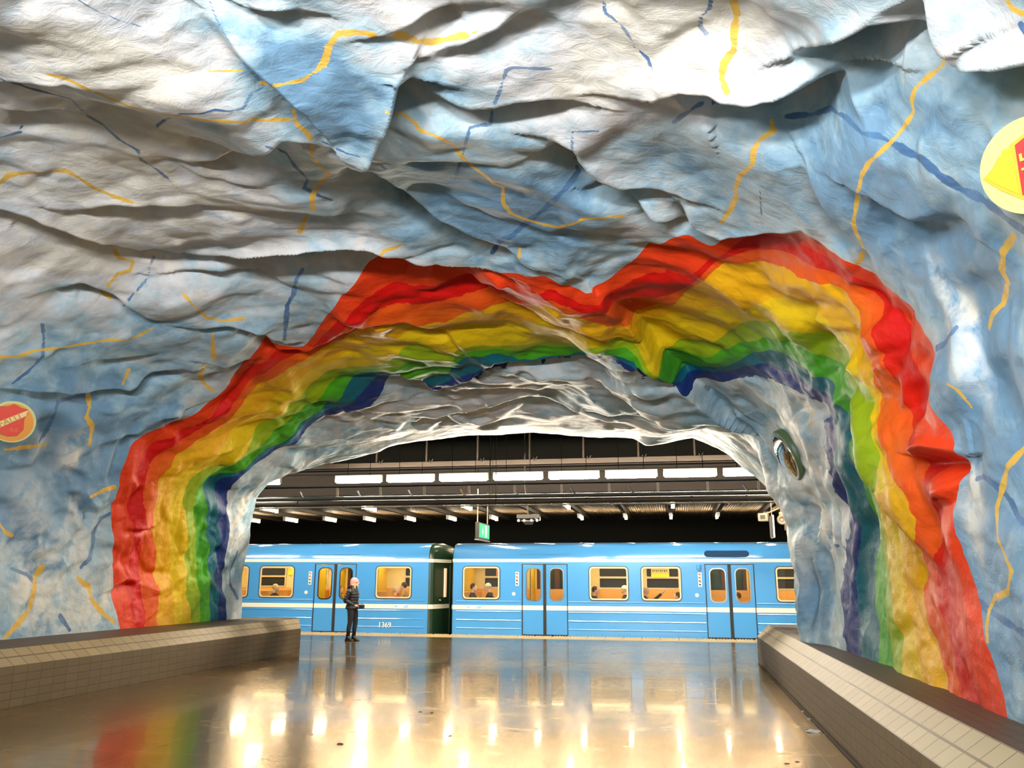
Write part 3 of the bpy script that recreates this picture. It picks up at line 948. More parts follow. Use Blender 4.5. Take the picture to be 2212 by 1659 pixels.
mb = MB(); mb.box(-12, 5, -4.3, -4.05, 0, 6); tag(mb.build('wall_back', simple('rear_rock', (0.35, 0.38, 0.40), 0.7, noise_amt=0.4, nscale=1)), 'rear wall of the hall', None, None, 'structure')


def ledge(name, xf, sgn, y0, y1, label):
    """tiled plinth: upright front at xf, sloping cream shoulder, flat brown top towards the rock"""
    root = empty(name, (0, 0, 0))
    tag(root, label, 'bench', None)
    xs = xf + sgn * 0.27
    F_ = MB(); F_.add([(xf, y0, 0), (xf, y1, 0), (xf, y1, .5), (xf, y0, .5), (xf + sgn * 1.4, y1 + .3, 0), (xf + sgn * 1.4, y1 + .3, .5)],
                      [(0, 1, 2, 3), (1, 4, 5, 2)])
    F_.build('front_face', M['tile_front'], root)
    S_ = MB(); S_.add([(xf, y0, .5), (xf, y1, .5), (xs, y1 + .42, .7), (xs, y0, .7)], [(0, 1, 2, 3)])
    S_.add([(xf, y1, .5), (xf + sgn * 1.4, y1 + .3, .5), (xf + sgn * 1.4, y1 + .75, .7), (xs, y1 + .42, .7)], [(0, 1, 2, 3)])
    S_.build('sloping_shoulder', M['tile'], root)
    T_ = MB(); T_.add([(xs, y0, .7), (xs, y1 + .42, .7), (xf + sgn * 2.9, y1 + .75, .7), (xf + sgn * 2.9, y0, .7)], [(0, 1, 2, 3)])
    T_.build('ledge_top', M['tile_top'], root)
    return root


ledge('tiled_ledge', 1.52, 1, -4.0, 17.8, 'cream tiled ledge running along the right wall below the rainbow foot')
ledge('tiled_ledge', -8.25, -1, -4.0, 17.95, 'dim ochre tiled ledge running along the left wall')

# litter and scuffs on the floor
rnd = random.Random(3)


def crumple(name, x, y, r, mat, label, cat, flat=0.35):
    bm = bmesh.new(); bmesh.ops.create_icosphere(bm, subdivisions=2, radius=r)
    for v in bm.verts:
        k = 0.65 + 0.6 * rnd.random()
        v.co = Vector((v.co.x * k * 1.3, v.co.y * k, max(v.co.z * k * flat, -r * flat * 0.3)))
    zmin = min(v.co.z for v in bm.verts)
    me = bpy.data.meshes.new(name); bm.to_mesh(me); bm.free(); me.materials.append(mat)
    o = bpy.data.objects.new(name, me); COL.objects.link(o); o.location = (x, y, -zmin)
    return tag(o, label, cat)


paper = simple('scrap_paper', (0.75, 0.70, 0.60), 0.8)
crumple('paper_scrap', 1.38, 10.0, 0.05, paper, 'crumpled white paper scrap on the floor against the right ledge', 'litter', 0.5)
crumple('paper_scrap', 1.47, 10.9, 0.022, paper, 'small white paper shred in the gutter behind the crumpled scrap', 'litter')
crumple('paper_scrap', 1.49, 11.5, 0.020, paper, 'tiny pale shred in the gutter, farthest along the right ledge', 'litter')
dirt = simple('dirt_clod', (0.05, 0.025, 0.012), 0.9)
for x_, y_, r_, lb in ((735, 1608, 0.028, 'dark dirt speck on the floor, largest at the lower left'), (908, 1538, 0.018, 'left of two dark crumbs lying side by side mid floor'),
                       (933, 1540, 0.018, 'right of two dark crumbs lying side by side mid floor'), (972, 1590, 0.015, 'dark crumb nearest the pair of crumbs mid floor'),
                       (1700, 1650, 0.018, 'brown crumb at the lower right corner of the floor'), (1722, 1646, 0.016, 'brown crumb just behind the lower right one')):
    d_ = ray(x_, y_); p_ = C_ + d_ * (-EYE / d_[2])
    crumple('dirt_crumb', p_[0], p_[1], r_, dirt, lb, 'dirt', 0.3)
mb = MB(); mb.tube([(1.50, y, 0.008) for y in np.arange(4, 17.7, 0.5)], [0.012 + 0.010 * rnd.random() for _ in np.arange(4, 17.7, 0.5)], 5)
tag(mb.build('gutter_dirt', dirt), 'dark line of dirt gathered along the foot of the right ledge', 'dirt', None, 'stuff')

# ------------------------------------------------------------------ round club emblems on the rock
def extrude_poly(mb, pts, d, mi=0):
    """pts (x, z) front at y = 0 facing -y, thickness d backwards"""
    mb.prism(pts, 0, d, mi)


def circle(r, n=48, cx=0, cz=0):
    return [(cx + r * math.cos(2 * PI * i / n), cz + r * math.sin(2 * PI * i / n)) for i in range(n)]


def text_mesh(name, body, size, mat, parent, loc, rot, ext=0.003, align='CENTER', sx=1.0):
    cu = bpy.data.curves.new(name, 'FONT'); cu.body = body; cu.size = size; cu.extrude = ext
    cu.align_x = align; cu.align_y = 'CENTER'; cu.offset = size * 0.012
    t = bpy.data.objects.new(name, cu); COL.objects.link(t)
    dg = bpy.context.evaluated_depsgraph_get(); dg.update()
    me = bpy.data.meshes.new_from_object(t.evaluated_get(dg))
    bpy.data.objects.remove(t); bpy.data.curves.remove(cu)
    me.name = name; me.materials.clear(); me.materials.append(mat)
    o = bpy.data.objects.new(name, me); COL.objects.link(o); o.parent = parent
    o.location = loc; o.rotation_euler = rot; o.scale = (sx, 1, 1)
    return o


def orient(root, loc, normal, roll=0.0):
    """local -y faces along normal"""
    n = Vector(normal).normalized()
    y = -n; z = Vector((0, 0, 1)); x = y.cross(z).normalized(); z = x.cross(y).normalized()
    mt = Matrix((x, y, z)).transposed().to_4x4()
    root.matrix_world = Matrix.Translation(loc) @ mt @ Matrix.Rotation(roll, 4, 'Y')


cream = simple('emblem_cream', (0.72, 0.66, 0.25), 0.5, noise_amt=0.3)
# left: orange disc, red shield, slanting band reading FALU and BS
e1 = empty('round_emblem'); tag(e1, 'round orange emblem with red shield on the left rock wall', 'emblem')
mb = MB(); mb.prism(circle(.315), 0.0, .06); mb.build('emblem_disc', cream, e1)
mb = MB(); mb.prism(circle(.285, 48, -.005, -.01), -.004, .0); mb.build('emblem_field', simple('emblem_orange', (0.85, 0.30, 0.012), 0.5), e1)
dred = simple('emblem_outline', (0.42, 0.10, 0.01), 0.5); ered = simple('emblem_red', (0.80, 0.04, 0.008), 0.5)
sh = [(-.24, .20), (-.10, .215), (-.03, .26), (.07, .21), (.15, .20), (.155, .14), (.12, .05), (.13, -.10), (.06, -.20), (-.05, -.22), (-.14, -.20), (-.19, -.12), (-.22, -.02), (-.22, .08)]
sh = [(x * 1.0 + 0.02, z) for x, z in sh]
mb = MB(); mb.prism([(x * 1.06, z * 1.05) for x, z in sh], -.007, -.004); mb.build('shield_outline', dred, e1)
mb = MB(); mb.prism(sh, -.010, -.007); mb.build('shield', ered, e1)
band = MB(); band.prism([(-.262, -.075), (-.235, -.165), (.165, .105), (.185, .20)], -.013, -.010)
bo = band.build('slanting_band', simple('band_cream', (0.95, 0.66, 0.26), 0.5), e1)
text_mesh('lettering', 'FALU', .135, simple('emblem_gold', (0.60, 0.30, 0.02), 0.5), e1, (-.040, -.015, .012), (PI / 2, -math.radians(32), 0))
text_mesh('lettering', 'B.S.', .08, simple('emblem_pale_red', (0.85, 0.16, 0.05), 0.5), e1, (.04, -.012, -.125), (PI / 2, 0, 0))


def wall_point(x, y, bv=None):
    h = (bv or ROCK_BVH).ray_cast(Vector(C_), Vector(ray(float(x), float(y))).normalized(), 60)
    return h[0]


def push_front(p, dist):
    v = (p - Vector(C_)).normalized()
    return p - v * dist


pl = push_front(wall_point(27, 911), 0.50)
orient(e1, pl, (Vector(C_) - pl) + Vector((0, 2.0, 1.5)), 0)
k_ = (45 / FPX * (pl - Vector(C_)).dot(_f)) / .315; e1.scale = (k_, k_, k_)
# right: pale disc, yellow shield with red field, letters set sideways
e2 = empty('round_emblem'); tag(e2, 'pale round emblem with yellow and red shield, high on the right rock wall', 'emblem')
mb = MB(); mb.prism(circle(.34, 64), 0.0, .05); mb.build('emblem_disc', simple('emblem_pale', (0.62, 0.62, 0.20), 0.5, noise_amt=0.2), e2)
eo = simple('emblem_orange_line', (0.90, 0.42, 0.01), 0.5)
shr = [(-.325, -.005), (-.25, .05), (-.20, .12), (-.19, .1170), (-.10, .185), (.0, .23), (.10, .185), (.19, .1170), (.20, .12), (.25, .05), (.325, -.005), (.22, -.12), (.10, -.22), (0, -.28), (-.10, -.22), (-.22, -.12)]
mb = MB(); mb.prism(shr, -.005, 0); mb.build('shield_outline', eo, e2)
mb = MB(); mb.prism([(-.30, -.006), (-.235, .045), (-.178, .115), (-.170, .155), (-.105, .165), (-.112, -.18), (-.21, -.095)], -.009, -.005)
mb.build('shield', simple('emblem_yellow', (0.95, 0.56, 0.0), 0.5), e2)
mb = MB(); mb.prism([(-.082, .165), (0, .205), (.085, .165), (.085, -.19), (0, -.25), (-.092, -.19)], -.009, -.005)
mb.build('shield_field', simple('emblem_deep_red', (0.62, 0.012, 0.005), 0.5), e2)
mb = MB(); mb.prism([(.112, .165), (.170, .155), (.178, .115), (.235, .045), (.30, -.006), (.21, -.095), (.112, -.18)], -.009, -.005)
mb.build('shield', simple('emblem_yellow_2', (0.95, 0.56, 0.0), 0.5), e2)
text_mesh('lettering', 'D.I.F.', .17, simple('emblem_letter_gold', (0.90, 0.50, 0.06), 0.5), e2, (-.0, -.013, -.02), (PI / 2, -PI / 2, 0), sx=0.82)
pr = push_front(wall_point(2205, 352), 0.24)
d_ = ray(2230, 355); pr2 = Vector(C_ + d_ * (np.dot(np.array(pr) - C_, d_) / (d_ @ d_)))
k_ = (105 / FPX * (pr2 - Vector(C_)).dot(_f)) / .34
orient(e2, pr2, (Vector(C_) - pr2) + Vector((-1.6, 0.3, 0.6)), math.radians(3)); e2.scale = (k_, k_, k_)

# ------------------------------------------------------------------ platform lamps
def tube_lamp(name, length, mat, along='X', w=0.11):
    root = empty(name)
    a = length / 2
    H = MB(); T = MB(); E = []
    if along == 'X':
        H.box(-a, a, -w / 2, w / 2, 0.06, 0.12)
        T.tube([(-a + 0.04, 0, 0), (a - 0.04, 0, 0)], 0.075, 12)
        E.append(MB().box(-a, -a + 0.035, -0.05, 0.05, -0.05, 0.06)); E.append(MB().box(a - 0.035, a, -0.05, 0.05, -0.05, 0.06)); G = [MB().tube([(s * .3, 0, .11), (s * .3, 0, 1.78)], .008, 6) for s in (-1, 1)]
    else:
        H.box(-w / 2, w / 2, -a, a, 0.045, 0.11)
        T.tube([(0, -a + 0.04, 0), (0, a - 0.04, 0)], 0.036, 10)
        E.append(MB().box(-0.05, 0.05, -a, -a + 0.035, -0.05, 0.05)); E.append(MB().box(-0.05, 0.05, a - 0.035, a, -0.05, 0.05)); G = [MB().box(-.03, .03, s * .3 - .02, s * .3 + .02, .10, .14) for s in (-1, 1)]
    H.build('lamp_housing', M['white'], root); T.build('tube', mat, root, True); [e.build('end_cap', M['white'], root) for e in E]; [g.build('hanger', M['black'], root) for g in G]
    return root


ORD = ['first', 'second', 'third', 'fourth', 'fifth', 'sixth', 'seventh', 'eighth']
proto = tube_lamp('fluorescent_lamp', 1.24, M['tube'])
for i in [0, -2, -3, -4] + list(range(1, 10)):
    o = proto if i == 0 else copy_tree(proto)
    o.location = (-7.86 + i * 1.378, 20.0, 4.03)
    if 0 <= i < 8:
        lb = 'long bright tube lamp, %s from the left in the row above the platform' % ORD[i]
    else:
        lb = 'bright tube lamp hidden behind the left rock, %s beyond the row' % ORD[-i] if i < 0 else 'bright tube lamp hidden behind the rock, %s beyond the right end of the row' % ('first' if i == 8 else 'second')
    tag(o, lb, 'lamp', 'bright tube lamps in a row above the platform')

NEAR = [-13.29, -9.77, -6.49, -3.28, -0.03, 3.19]
pn = tube_lamp('track_lamp', 1.15, M['tube2'], 'Y')
for i, X in enumerate(NEAR):
    o = pn if i == 0 else copy_tree(pn)
    o.location = (X, 25.9, 3.80)
    tag(o, 'tube lamp in the nearer row over the train, %s from the left' % ORD[i], 'lamp', 'nearer track lamps')
FARX = [-16.5 + 1.6385 * i for i in range(13)]
pf = tube_lamp('track_lamp', 1.15, M['tube2'], 'Y')
NUMW = ['first', 'second', 'third', 'fourth', 'fifth', 'sixth', 'seventh', 'eighth', 'ninth', 'tenth', 'eleventh', 'twelfth', 'thirteenth']
for i, X in enumerate(FARX):
    o = pf if i == 0 else copy_tree(pf)
    o.location = (X, 30.8, 3.80)
    tag(o, 'tube lamp in the farther row behind the train, %s from the left' % NUMW[i], 'lamp', 'farther track lamps')
# beams carrying the track lamps
for i, X in enumerate(FARX):
    mb = MB(); mb.box(X - 0.06, X + 0.06, 24.2, 33.5, 3.93, 4.05)
    ob = mb.build('ceiling_beam', M['darksteel'])
    tag(ob, 'dark lamp beam running over the tracks, %s from the left' % NUMW[i], 'beam', 'dark beams carrying the track lamps')
    rg = MB()
    rg.tube([(X + 0.17 * math.cos(a), 24.22, 3.86 + 0.17 * math.sin(a)) for a in np.linspace(0, 2 * PI, 22)], 0.014, 6, False)
    rg.build('ring_bracket', M['galv'], ob)
# rails, duct and conduit along the platform
def runner(name, mat, y, z, ry, rz, label, cat, round_=False, x0=-16, x1=6):
    mb = MB()
    if round_: mb.tube([(x0, y, z), (x1, y, z)], rz, 14)
    else:
        mb.box(x0, x1, y - ry, y + ry, z - rz, z - rz + 0.02); mb.box(x0, x1, y - ry, y - ry + 0.02, z - rz, z + rz); mb.box(x0, x1, y + ry - .02, y + ry, z - rz, z + rz)
    return tag(mb.build(name, mat, smooth=round_), label, cat)


up = runner('cable_rail', M['steel'], 20.9, 4.50, 0.10, 0.075, 'brown steel cable channel hung above the row of bright lamps', 'rail')
for X in np.arange(-9.1, 4, 1.38):
    mb = MB(); mb.box(X - .02, X + .02, 20.84, 20.88, 4.56, 5.8); mb.tube([(X + .1, 20.78, 4.62), (X + .14, 20.78, 4.54), (X + .2, 20.78, 4.64)], .012, 5)
    mb.build('hanger', M['steel'], up)
lo = runner('lamp_rail', M['darksteel'], 19.95, 3.865, 0.04, 0.025, 'steel rail running just below the row of bright lamps', 'rail')
for k, X in enumerate(np.arange(-8.4, 3, 1.15)):
    mb = MB(); mb.box(X - .03, X + .03, 19.93, 19.97, 3.50 if k % 2 else 3.62, 3.84); mb.build('bracket', M['galv'], lo)
du = runner('pipe', M['steel'], 19.4, 3.39, 0, 0.068, 'thick brown pipe under the lamp rail', 'pipe', True)
for X in np.arange(-14, 5, 1.2):
    mb = MB(); mb.tube([(X, 19.4, 3.39), (X + .04, 19.4, 3.39)], .078, 14); mb.build('pipe_clamp', M['darksteel'], du)
dp = runner('pipe', M['darksteel'], 19.3, 3.50, 0, 0.045, 'thin dark pipe above the thick brown one', 'pipe', True)
co = runner('conduit', M['galv'], 19.2, 3.275, 0, 0.016, 'thin pale conduit strung below the thick pipe', 'pipe', True)
for X in (-11.305, -4.415, 3.853):
    MB().box(X + .1, X + .108, 19.395, 19.405, 3.4, 5.82).build('hanger', M['black'], du); MB().box(X + .2, X + .208, 19.295, 19.305, 3.5, 5.82).build('hanger', M['black'], dp)
    MB().box(X - .008, X + .008, 19.942, 19.958, 3.86, 5.82).build('hanger', M['black'], lo); MB().box(X + .3, X + .312, 19.195, 19.205, 3.28, 5.82).build('hanger', M['black'], co)
runner('cable', M['darksteel'], 23.37, 4.6, 0, 0.03, 'dark cable along the bulkhead', 'cable', True)
for k, X in enumerate([-9.1, -7.6, -6.3, -5.0, -3.7, -2.35, -1.0, 1.55]):
    mb = MB(); mb.tube([(X, 19.3, 3.68), (X + .05, 19.3, 3.60), (X + .11, 19.3, 3.53)], .02, 6)
    mb.build('cable_hook', M['chrome'], dp)

# ------------------------------------------------------------------ exit sign, camera pod, loudspeaker and signs
gs = empty('exit_sign', (-4.974, 21.6, 2.62)); tag(gs, 'green exit sign hanging from two rods above the train', 'sign')
mb = MB(); mb.box(-.05, .045, -.62, .62, -.02, .40); mb.build('sign_case', M['darksteel'], gs, bevel=.01)
mb = MB(); mb.box(.045, .055, -.59, .59, .01, .37); mb.build('sign_face', glow('green_face', (0.0, 0.80, 0.30), 0.75, (0.0, 0.10, 0.05)), gs)
wf = glow('white_face', (0.55, 1.0, 0.85), 0.9, (0.2, 0.3, 0.25))
mb = MB(); mb.box(.055, .060, .05, .26, .04, .34)
mb.build('door_symbol', wf, gs)
mb = MB(); rr = []
for t in np.linspace(0, 1, 9):
    z = .06 + .26 * t; w = .012 + .07 * math.exp(-((t - .42) / .22) ** 2); rr.append((z, w))
pts = [(-.22 - w, z) for z, w in rr] + [(-.22 + w, z) for z, w in rr[::-1]]
mb.add([(.055, y, z) for y, z in pts] + [(.060, y, z) for y, z in pts], [tuple(range(len(pts))), tuple(range(2 * len(pts) - 1, len(pts) - 1, -1))])
mb.build('figure_symbol', wf, gs)
mb = MB(); MB().box(-.01, .01, -.59, -.57, .9, 3.2).build('drop_rod', M['black'], gs); mb.tube([(0, -.58, .4), (0, -.58, 1.25)], .016, 8); mb.build('rod', M['galv'], gs)
mb = MB(); mb.tube([(0, .58, .4), (0, .58, 1.25)], .016, 8); mb.build('rod', M['galv'], gs)
mb = MB(); mb.box(-.06, .06, -.66, .66, -.06, -.03); mb.build('lower_rail', M['galv'], gs)

cp = empty('camera_pod', (-3.85, 22.2, 3.12)); tag(cp, 'dark cluster of platform cameras under a beam right of the exit sign', 'camera')
mb = MB(); mb.box(-.30, .30, -.12, .12, .06, .16); mb.build('mounting_bar', M['darksteel'], cp)
mb = MB(); mb.tube([(0, 0, .1), (-.1, 0, .95), (-.1, 0, 2.7)], .02, 8); mb.build('arm', M['darksteel'], cp)
for k, X in enumerate((-.25, -.10, .10, .25)):
    mb = MB(); mb.tube([(X, -.10, .0), (X, .12, .05)], .05, 12); q = mb.build('camera_body', M['rubber'], cp)
    mb = MB(); mb.tube([(X, -.115, -.002), (X, -.10, 0)], .032, 12); mb.build('lens', M['white'], q)
mb = MB(); mb.add([(-.17, -.1, -.02), (.17, -.1, -.02), (.10, .1, -.10), (-.10, .1, -.10), (-.17, -.1, 0), (.17, -.1, 0), (.1, .1, -.02), (-.1, .1, -.02)],
                  [(0, 1, 2, 3), (4, 5, 6, 7), (0, 1, 5, 4), (2, 3, 7, 6), (1, 2, 6, 5), (0, 3, 7, 4)]); mb.build('hood', M['galv'], cp)

sp_ = empty('loudspeaker', (2.66, 22.0, 3.07)); tag(sp_, 'horn loudspeaker hanging beside the right rock pillar', 'loudspeaker')
rg_ = []
for r_, y_ in ((.04, .16), (.045, .08), (.07, .0), (.115, -.07), (.125, -.0170), (.118, -.08), (.06, .0), (.03, .03)):
    rg_.append([(r_ * math.cos(a), y_, r_ * math.sin(a)) for a in np.linspace(0, 2 * PI, 24, endpoint=False)])
mb = MB(); mb.rings(rg_, False); mb.build('horn', M['galv'], sp_, True)
mb = MB(); mb.tube([(0, .03, 0), (0, -.02, 0)], [.035, .022], 12); mb.build('driver_plug', M['white'], sp_, True)
mb = MB(); mb.tube([(0, .12, .04), (0, .12, 2.75)], .012, 8); mb.box(-.05, .05, .05, .13, .04, .2); mb.build('bracket', M['galv'], sp_)
bx = empty('junction_box', (2.82, 22.3, 2.82)); tag(bx, 'small box on a hanger right of the horn loudspeaker', 'box')
mb = MB(); mb.box(-.07, .07, -.06, .06, 0, .28); mb.build('box_body', M['galv'], bx, bevel=.01)
mb = MB(); mb.box(-.012, .012, -.01, .01, .28, 3.0); mb.build('hanger', M['galv'], bx)
ts = empty('edge_sign', (2.42, 22.0, 2.62)); tag(ts, 'thin hanging sign seen edge-on left of the loudspeaker', 'sign')
mb = MB(); mb.box(-.018, .018, -.30, .30, 0, .55); mb.build('sign_panel', M['white'], ts)
mb = MB(); mb.box(-.04, -.018, -.28, .28, .02, .53); mb.build('panel_back', M['darksteel'], ts)
mb = MB(); mb.box(-.010, .010, -.01, .01, .55, 3.2); mb.build('rod', M['galv'], ts)
tb = empty('camera_box', (2.2, 21.8, 3.02), math.radians(-15)); tag(tb, 'square camera housing tilted on an arm left of the hanging sign', 'camera')
mb = MB(); mb.box(-.12, .12, -.12, .12, 0, .20); mb.build('housing', M['galv'], tb, bevel=.015)
mb = MB(); mb.box(-.06, .06, -.13, -.12, .05, .15); mb.build('lens_window', M['darksteel'], tb)
mb = MB(); mb.tube([(.1, 0, .2), (.4, 0, .32)], .02, 8); mb.build('arm', M['galv'], tb)

green = simple('mirror_rim_green', (0.10, 0.16, 0.07), 0.4)


def mirror(loc, normal, r, label, depth=0.14):
    root = empty('platform_mirror'); tag(root, label, 'mirror')
    mb = MB(); rr = []
    for rad, y in ((r * .93, -.02), (r, 0), (r, depth), (r * .9, depth + .02)):
        rr.append([(rad * math.cos(a), y, rad * math.sin(a)) for a in np.linspace(0, 2 * PI, 48, endpoint=False)])
    mb.rings(rr, False); mb.build('rim', green, root, True)
    mb = MB(); rr = []
    for t in np.linspace(0.02, 1, 8):
        rr.append([(r * .93 * t * math.cos(a), -.02 - .09 * (1 - t * t), r * .93 * t * math.sin(a)) for a in np.linspace(0, 2 * PI, 48, endpoint=False)])
    mb.rings(rr[::-1], True); mb.build('mirror_face', simple('mirror_face', (0.9, 0.9, 0.86), 0.06, 1.0), root, True)
    mb = MB(); mb.prism(circle(r * .9, 40), depth + .02, depth + .03); mb.build('back_plate', M['rubber'], root)
    mb = MB(); mb.tube([(0, depth, 0), (0, depth + .35, 0)], .03, 8); mb.build('wall_bracket', M['darksteel'], root)
    orient(root, Vector(loc), normal)
    return root


mirror(push_front(wall_point(1699, 985), 0.45), (-0.93, -0.12, -0.40), .40, 'round green-rimmed mirror mounted high on the right rock pillar')
mirror((2.20, 18.5, 3.80), (-0.78, 0.50, -0.30), .50, 'round green-rimmed mirror seen from behind, beyond the pillar mirror')

# suspended hall fixtures behind the viewer
for i, (X, Y) in enumerate(HALL_LAMPS):
    hb = empty('hanging_lamp', (X, Y, 4.08)); tag(hb, 'long suspended hall lamp behind the viewer, %s' % ('towards the left wall', 'towards the right wall', 'hanging farthest back')[i], 'lamp', 'suspended hall lamps')
    mb = MB(); mb.box(-1.25, 1.25, -.09, .09, -.08, .08); mb.build('lamp_housing', M['white'], hb, bevel=.01)
    mb = MB(); mb.tube([(-1, 0, .08), (-1, 0, 1.4)], .01, 6); mb.tube([(1, 0, .08), (1, 0, 1.4)], .01, 6); mb.build('suspension_wire', M['galv'], hb)

# ------------------------------------------------------------------ the train
Y0, WID, ZB = 24.42, 2.75, -0.25


def rrect(x0, x1, z0, z1, r, n=6):
    pts = []
    for cx, cz, a0 in ((x1 - r, z1 - r, 0), (x0 + r, z1 - r, 90), (x0 + r, z0 + r, 180), (x1 - r, z0 + r, 270)):
        for k in range(n + 1):
            a = math.radians(a0 + 90 * k / n); pts.append((cx + r * math.cos(a), cz + r * math.sin(a)))
    return pts


def panel(name, outer, holes, y, t, mat, parent):
    """flat sheet in the XZ plane with openings, thickness t from y backwards"""
    cu = bpy.data.curves.new(name, 'CURVE'); cu.dimensions = '2D'; cu.fill_mode = 'BOTH'; cu.extrude = t / 2
    for pts in [outer] + holes:
        s = cu.splines.new('POLY'); s.points.add(len(pts) - 1); s.use_cyclic_u = True
        for p, (x, z) in zip(s.points, pts): p.co = (x, z, 0, 1)
    o = bpy.data.objects.new(name, cu); COL.objects.link(o)
    dg = bpy.context.evaluated_depsgraph_get(); dg.update()
    me = bpy.data.meshes.new_from_object(o.evaluated_get(dg))
    bpy.data.objects.remove(o); bpy.data.curves.remove(cu)
    me.transform(Matrix.Translation((0, y + t / 2, 0)) @ Matrix.Rotation(PI / 2, 4, 'X'))
    me.name = name; me.materials.clear(); me.materials.append(mat)
    r = bpy.data.objects.new(name, me); COL.objects.link(r); r.parent = parent
    return r


def ring_frame(name, a, b, y, t, mat, parent):
    return panel(name, a, [b], y, t, mat, parent)


def sq(x0, x1, z0, z1):
    return [(x0, z0), (x1, z0), (x1, z1), (x0, z1)]


ROOF = [(0, 2.10), (0.004, 2.17), (0.018, 2.25), (0.034, 2.32), (0.056, 2.39), (0.088, 2.45), (0.14, 2.51), (0.22, 2.565), (0.34, 2.605), (0.6, 2.64), (1.375, 2.68)]


def car(xa, xb, ea, eb, windows, doors, label, number=None, logo=None, grille=None, lamp=None):
    """side sheet from xa to xb, ends reaching ea (left) and eb (right)"""
    root = empty('train_car', ((xa + xb) / 2, Y0 + WID / 2, 0)); tag(root, label, 'train')
    ox, oy = root.location.x, root.location.y

    def fix(o):
        o.location = (o.location.x - ox, o.location.y - oy, o.location.z); return o
    B = lambda mb, n, m, **k: fix(mb.build(n, m, root, **k))
    WZ0, WZ1 = 1.03, 1.93
    holes = [rrect(a, b, WZ0, WZ1, .10) for a, b in windows] + [sq(a, b, 0.03, 2.02) for a, b in doors]
    fix(panel('body_side', sq(xa, xb, ZB, 2.10), holes, Y0, .05, M['blue'], root))
    # far side, seen through the windows
    fholes = [rrect(a + .04, b - .04, 1.33, 1.93, .05) for a, b in windows] + [sq(a, b, 0.03, 2.02) for a, b in doors]
    fix(panel('lining', sq(xa, xb, 0, 2.12), fholes, Y0 + WID - .10, .04, M['lining'], root))
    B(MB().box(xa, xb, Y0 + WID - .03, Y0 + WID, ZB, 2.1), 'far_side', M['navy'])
    B(MB().box(xa, xb, Y0 + WID - .125, Y0 + WID - .101, .02, 1.28), 'lower_lining', M['orange_panel'])
    for a, b in windows:
        f = fix(panel('window_frame', rrect(a + .0, b - .0, 1.29, 1.97, .06), [rrect(a + .05, b - .05, 1.34, 1.62, .03), rrect(a + .05, b - .05, 1.68, 1.92, .03)], Y0 + WID - .125, .03, M['frame'], root))
        B(MB().box(a, b, Y0 + WID - .06, Y0 + WID - .05, 1.3, 1.95), 'dark_pane', M['gasket'])
    for a, b in doors:
        f = fix(panel('inner_door', sq(a, b, 0.03, 2.02), [rrect(a + .1, (a + b) / 2 - .08, 1.0, 1.9, .1), rrect((a + b) / 2 + .08, b - .1, 1.0, 1.9, .1)], Y0 + WID - .09, .03, M['brown'], root))
    # roof shell with drawn-in ends
    full = [(y, z) for y, z in ROOF] + [(WID - y, z) for y, z in ROOF[::-1][1:]]

    def ring(x, ins, drop):
        return [(x, Y0 + ins + y * (WID - 2 * ins) / WID, max(2.10, z - drop * (z - 2.10) / 0.56)) for y, z in full]
    st = [(ea, 1.1, .25), (xa - (xa - ea) * .75, .6, .12), (xa - (xa - ea) * .40, .14, .04), (xa - (xa - ea) * .17, .015, .01), (xa, 0, 0), (xb, 0, 0), (xb + (eb - xb) * .17, .015, .01), (xb + (eb - xb) * .4, .14, .04), (xb + (eb - xb) * .75, .6, .12), (eb, 1.1, .25)]
    B(MB().rings([ring(*s) for s in st[4:6]], True), 'roof', M['blue'], smooth=True)
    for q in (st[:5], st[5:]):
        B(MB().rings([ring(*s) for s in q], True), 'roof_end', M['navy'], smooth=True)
    # rounded ends down to the floor
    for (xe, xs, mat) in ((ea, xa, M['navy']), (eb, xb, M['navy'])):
        s = 1 if xe > xs else -1
        w = abs(xe - xs); plan = [(xs, Y0), (xs + s * w * .17, Y0 + .015), (xs + s * w * .32, Y0 + .06), (xs + s * w * .40, Y0 + .14), (xs + s * w * .75, Y0 + .6), (xe, Y0 + 1.1)]
        plan += [(x, 2 * Y0 + WID - y) for x, y in plan[::-1]]
        vs = [(x, y, z) for z in (ZB, 2.11) for x, y in plan]; n = len(plan)
        fs = [(i, i + 1, i + 1 + n, i + n) for i in range(n - 1)]
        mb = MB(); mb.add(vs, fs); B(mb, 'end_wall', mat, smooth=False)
        for z0, z1 in ((2.065, 2.165), (0.72, 0.845)):
            vs = [(x + s * .004, y - .004 if y < Y0 + 1 else y, z) for z in (z0, z1) for x, y in plan[:6]]
            mb = MB(); mb.add(vs, [(i, i + 1, i + 7, i + 6) for i in range(5)]); B(mb, 'stripe', M['stripe'])
        mb = MB(); mb.box(xs + s * w * .80 - .01, xs + s * w * .80 + .025, Y0 + .62, Y0 + .80, 1.05, 1.9); B(mb, 'end_window', glow('end_window_lit', (1.0, 0.42, 0.12), 0.8))
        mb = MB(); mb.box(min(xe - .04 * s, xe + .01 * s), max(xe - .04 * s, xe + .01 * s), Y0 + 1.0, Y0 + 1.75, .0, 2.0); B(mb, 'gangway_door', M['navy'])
        mb = MB(); mb.tube([(xs + s * w * .6, Y0 + .42, .97), (xs + s * w * .72, Y0 + .42, .97)], .03, 8); B(mb, 'end_lamp', M['chrome'])
    # floor, ceiling, cabin lights
    B(MB().box(xa, xb, Y0 + .06, Y0 + WID - .12, ZB, .02), 'cabin_floor', M['brown'])
    B(MB().box(xa, xb, Y0 + .06, Y0 + WID - .12, 2.12, 2.14), 'cabin_ceiling', M['ceil_in'])
    for yy in (.75, 2.0):
        B(MB().box(xa + .3, xb - .3, Y0 + yy - .05, Y0 + yy + .05, 2.085, 2.118), 'cabin_tube', M['cab_light'])
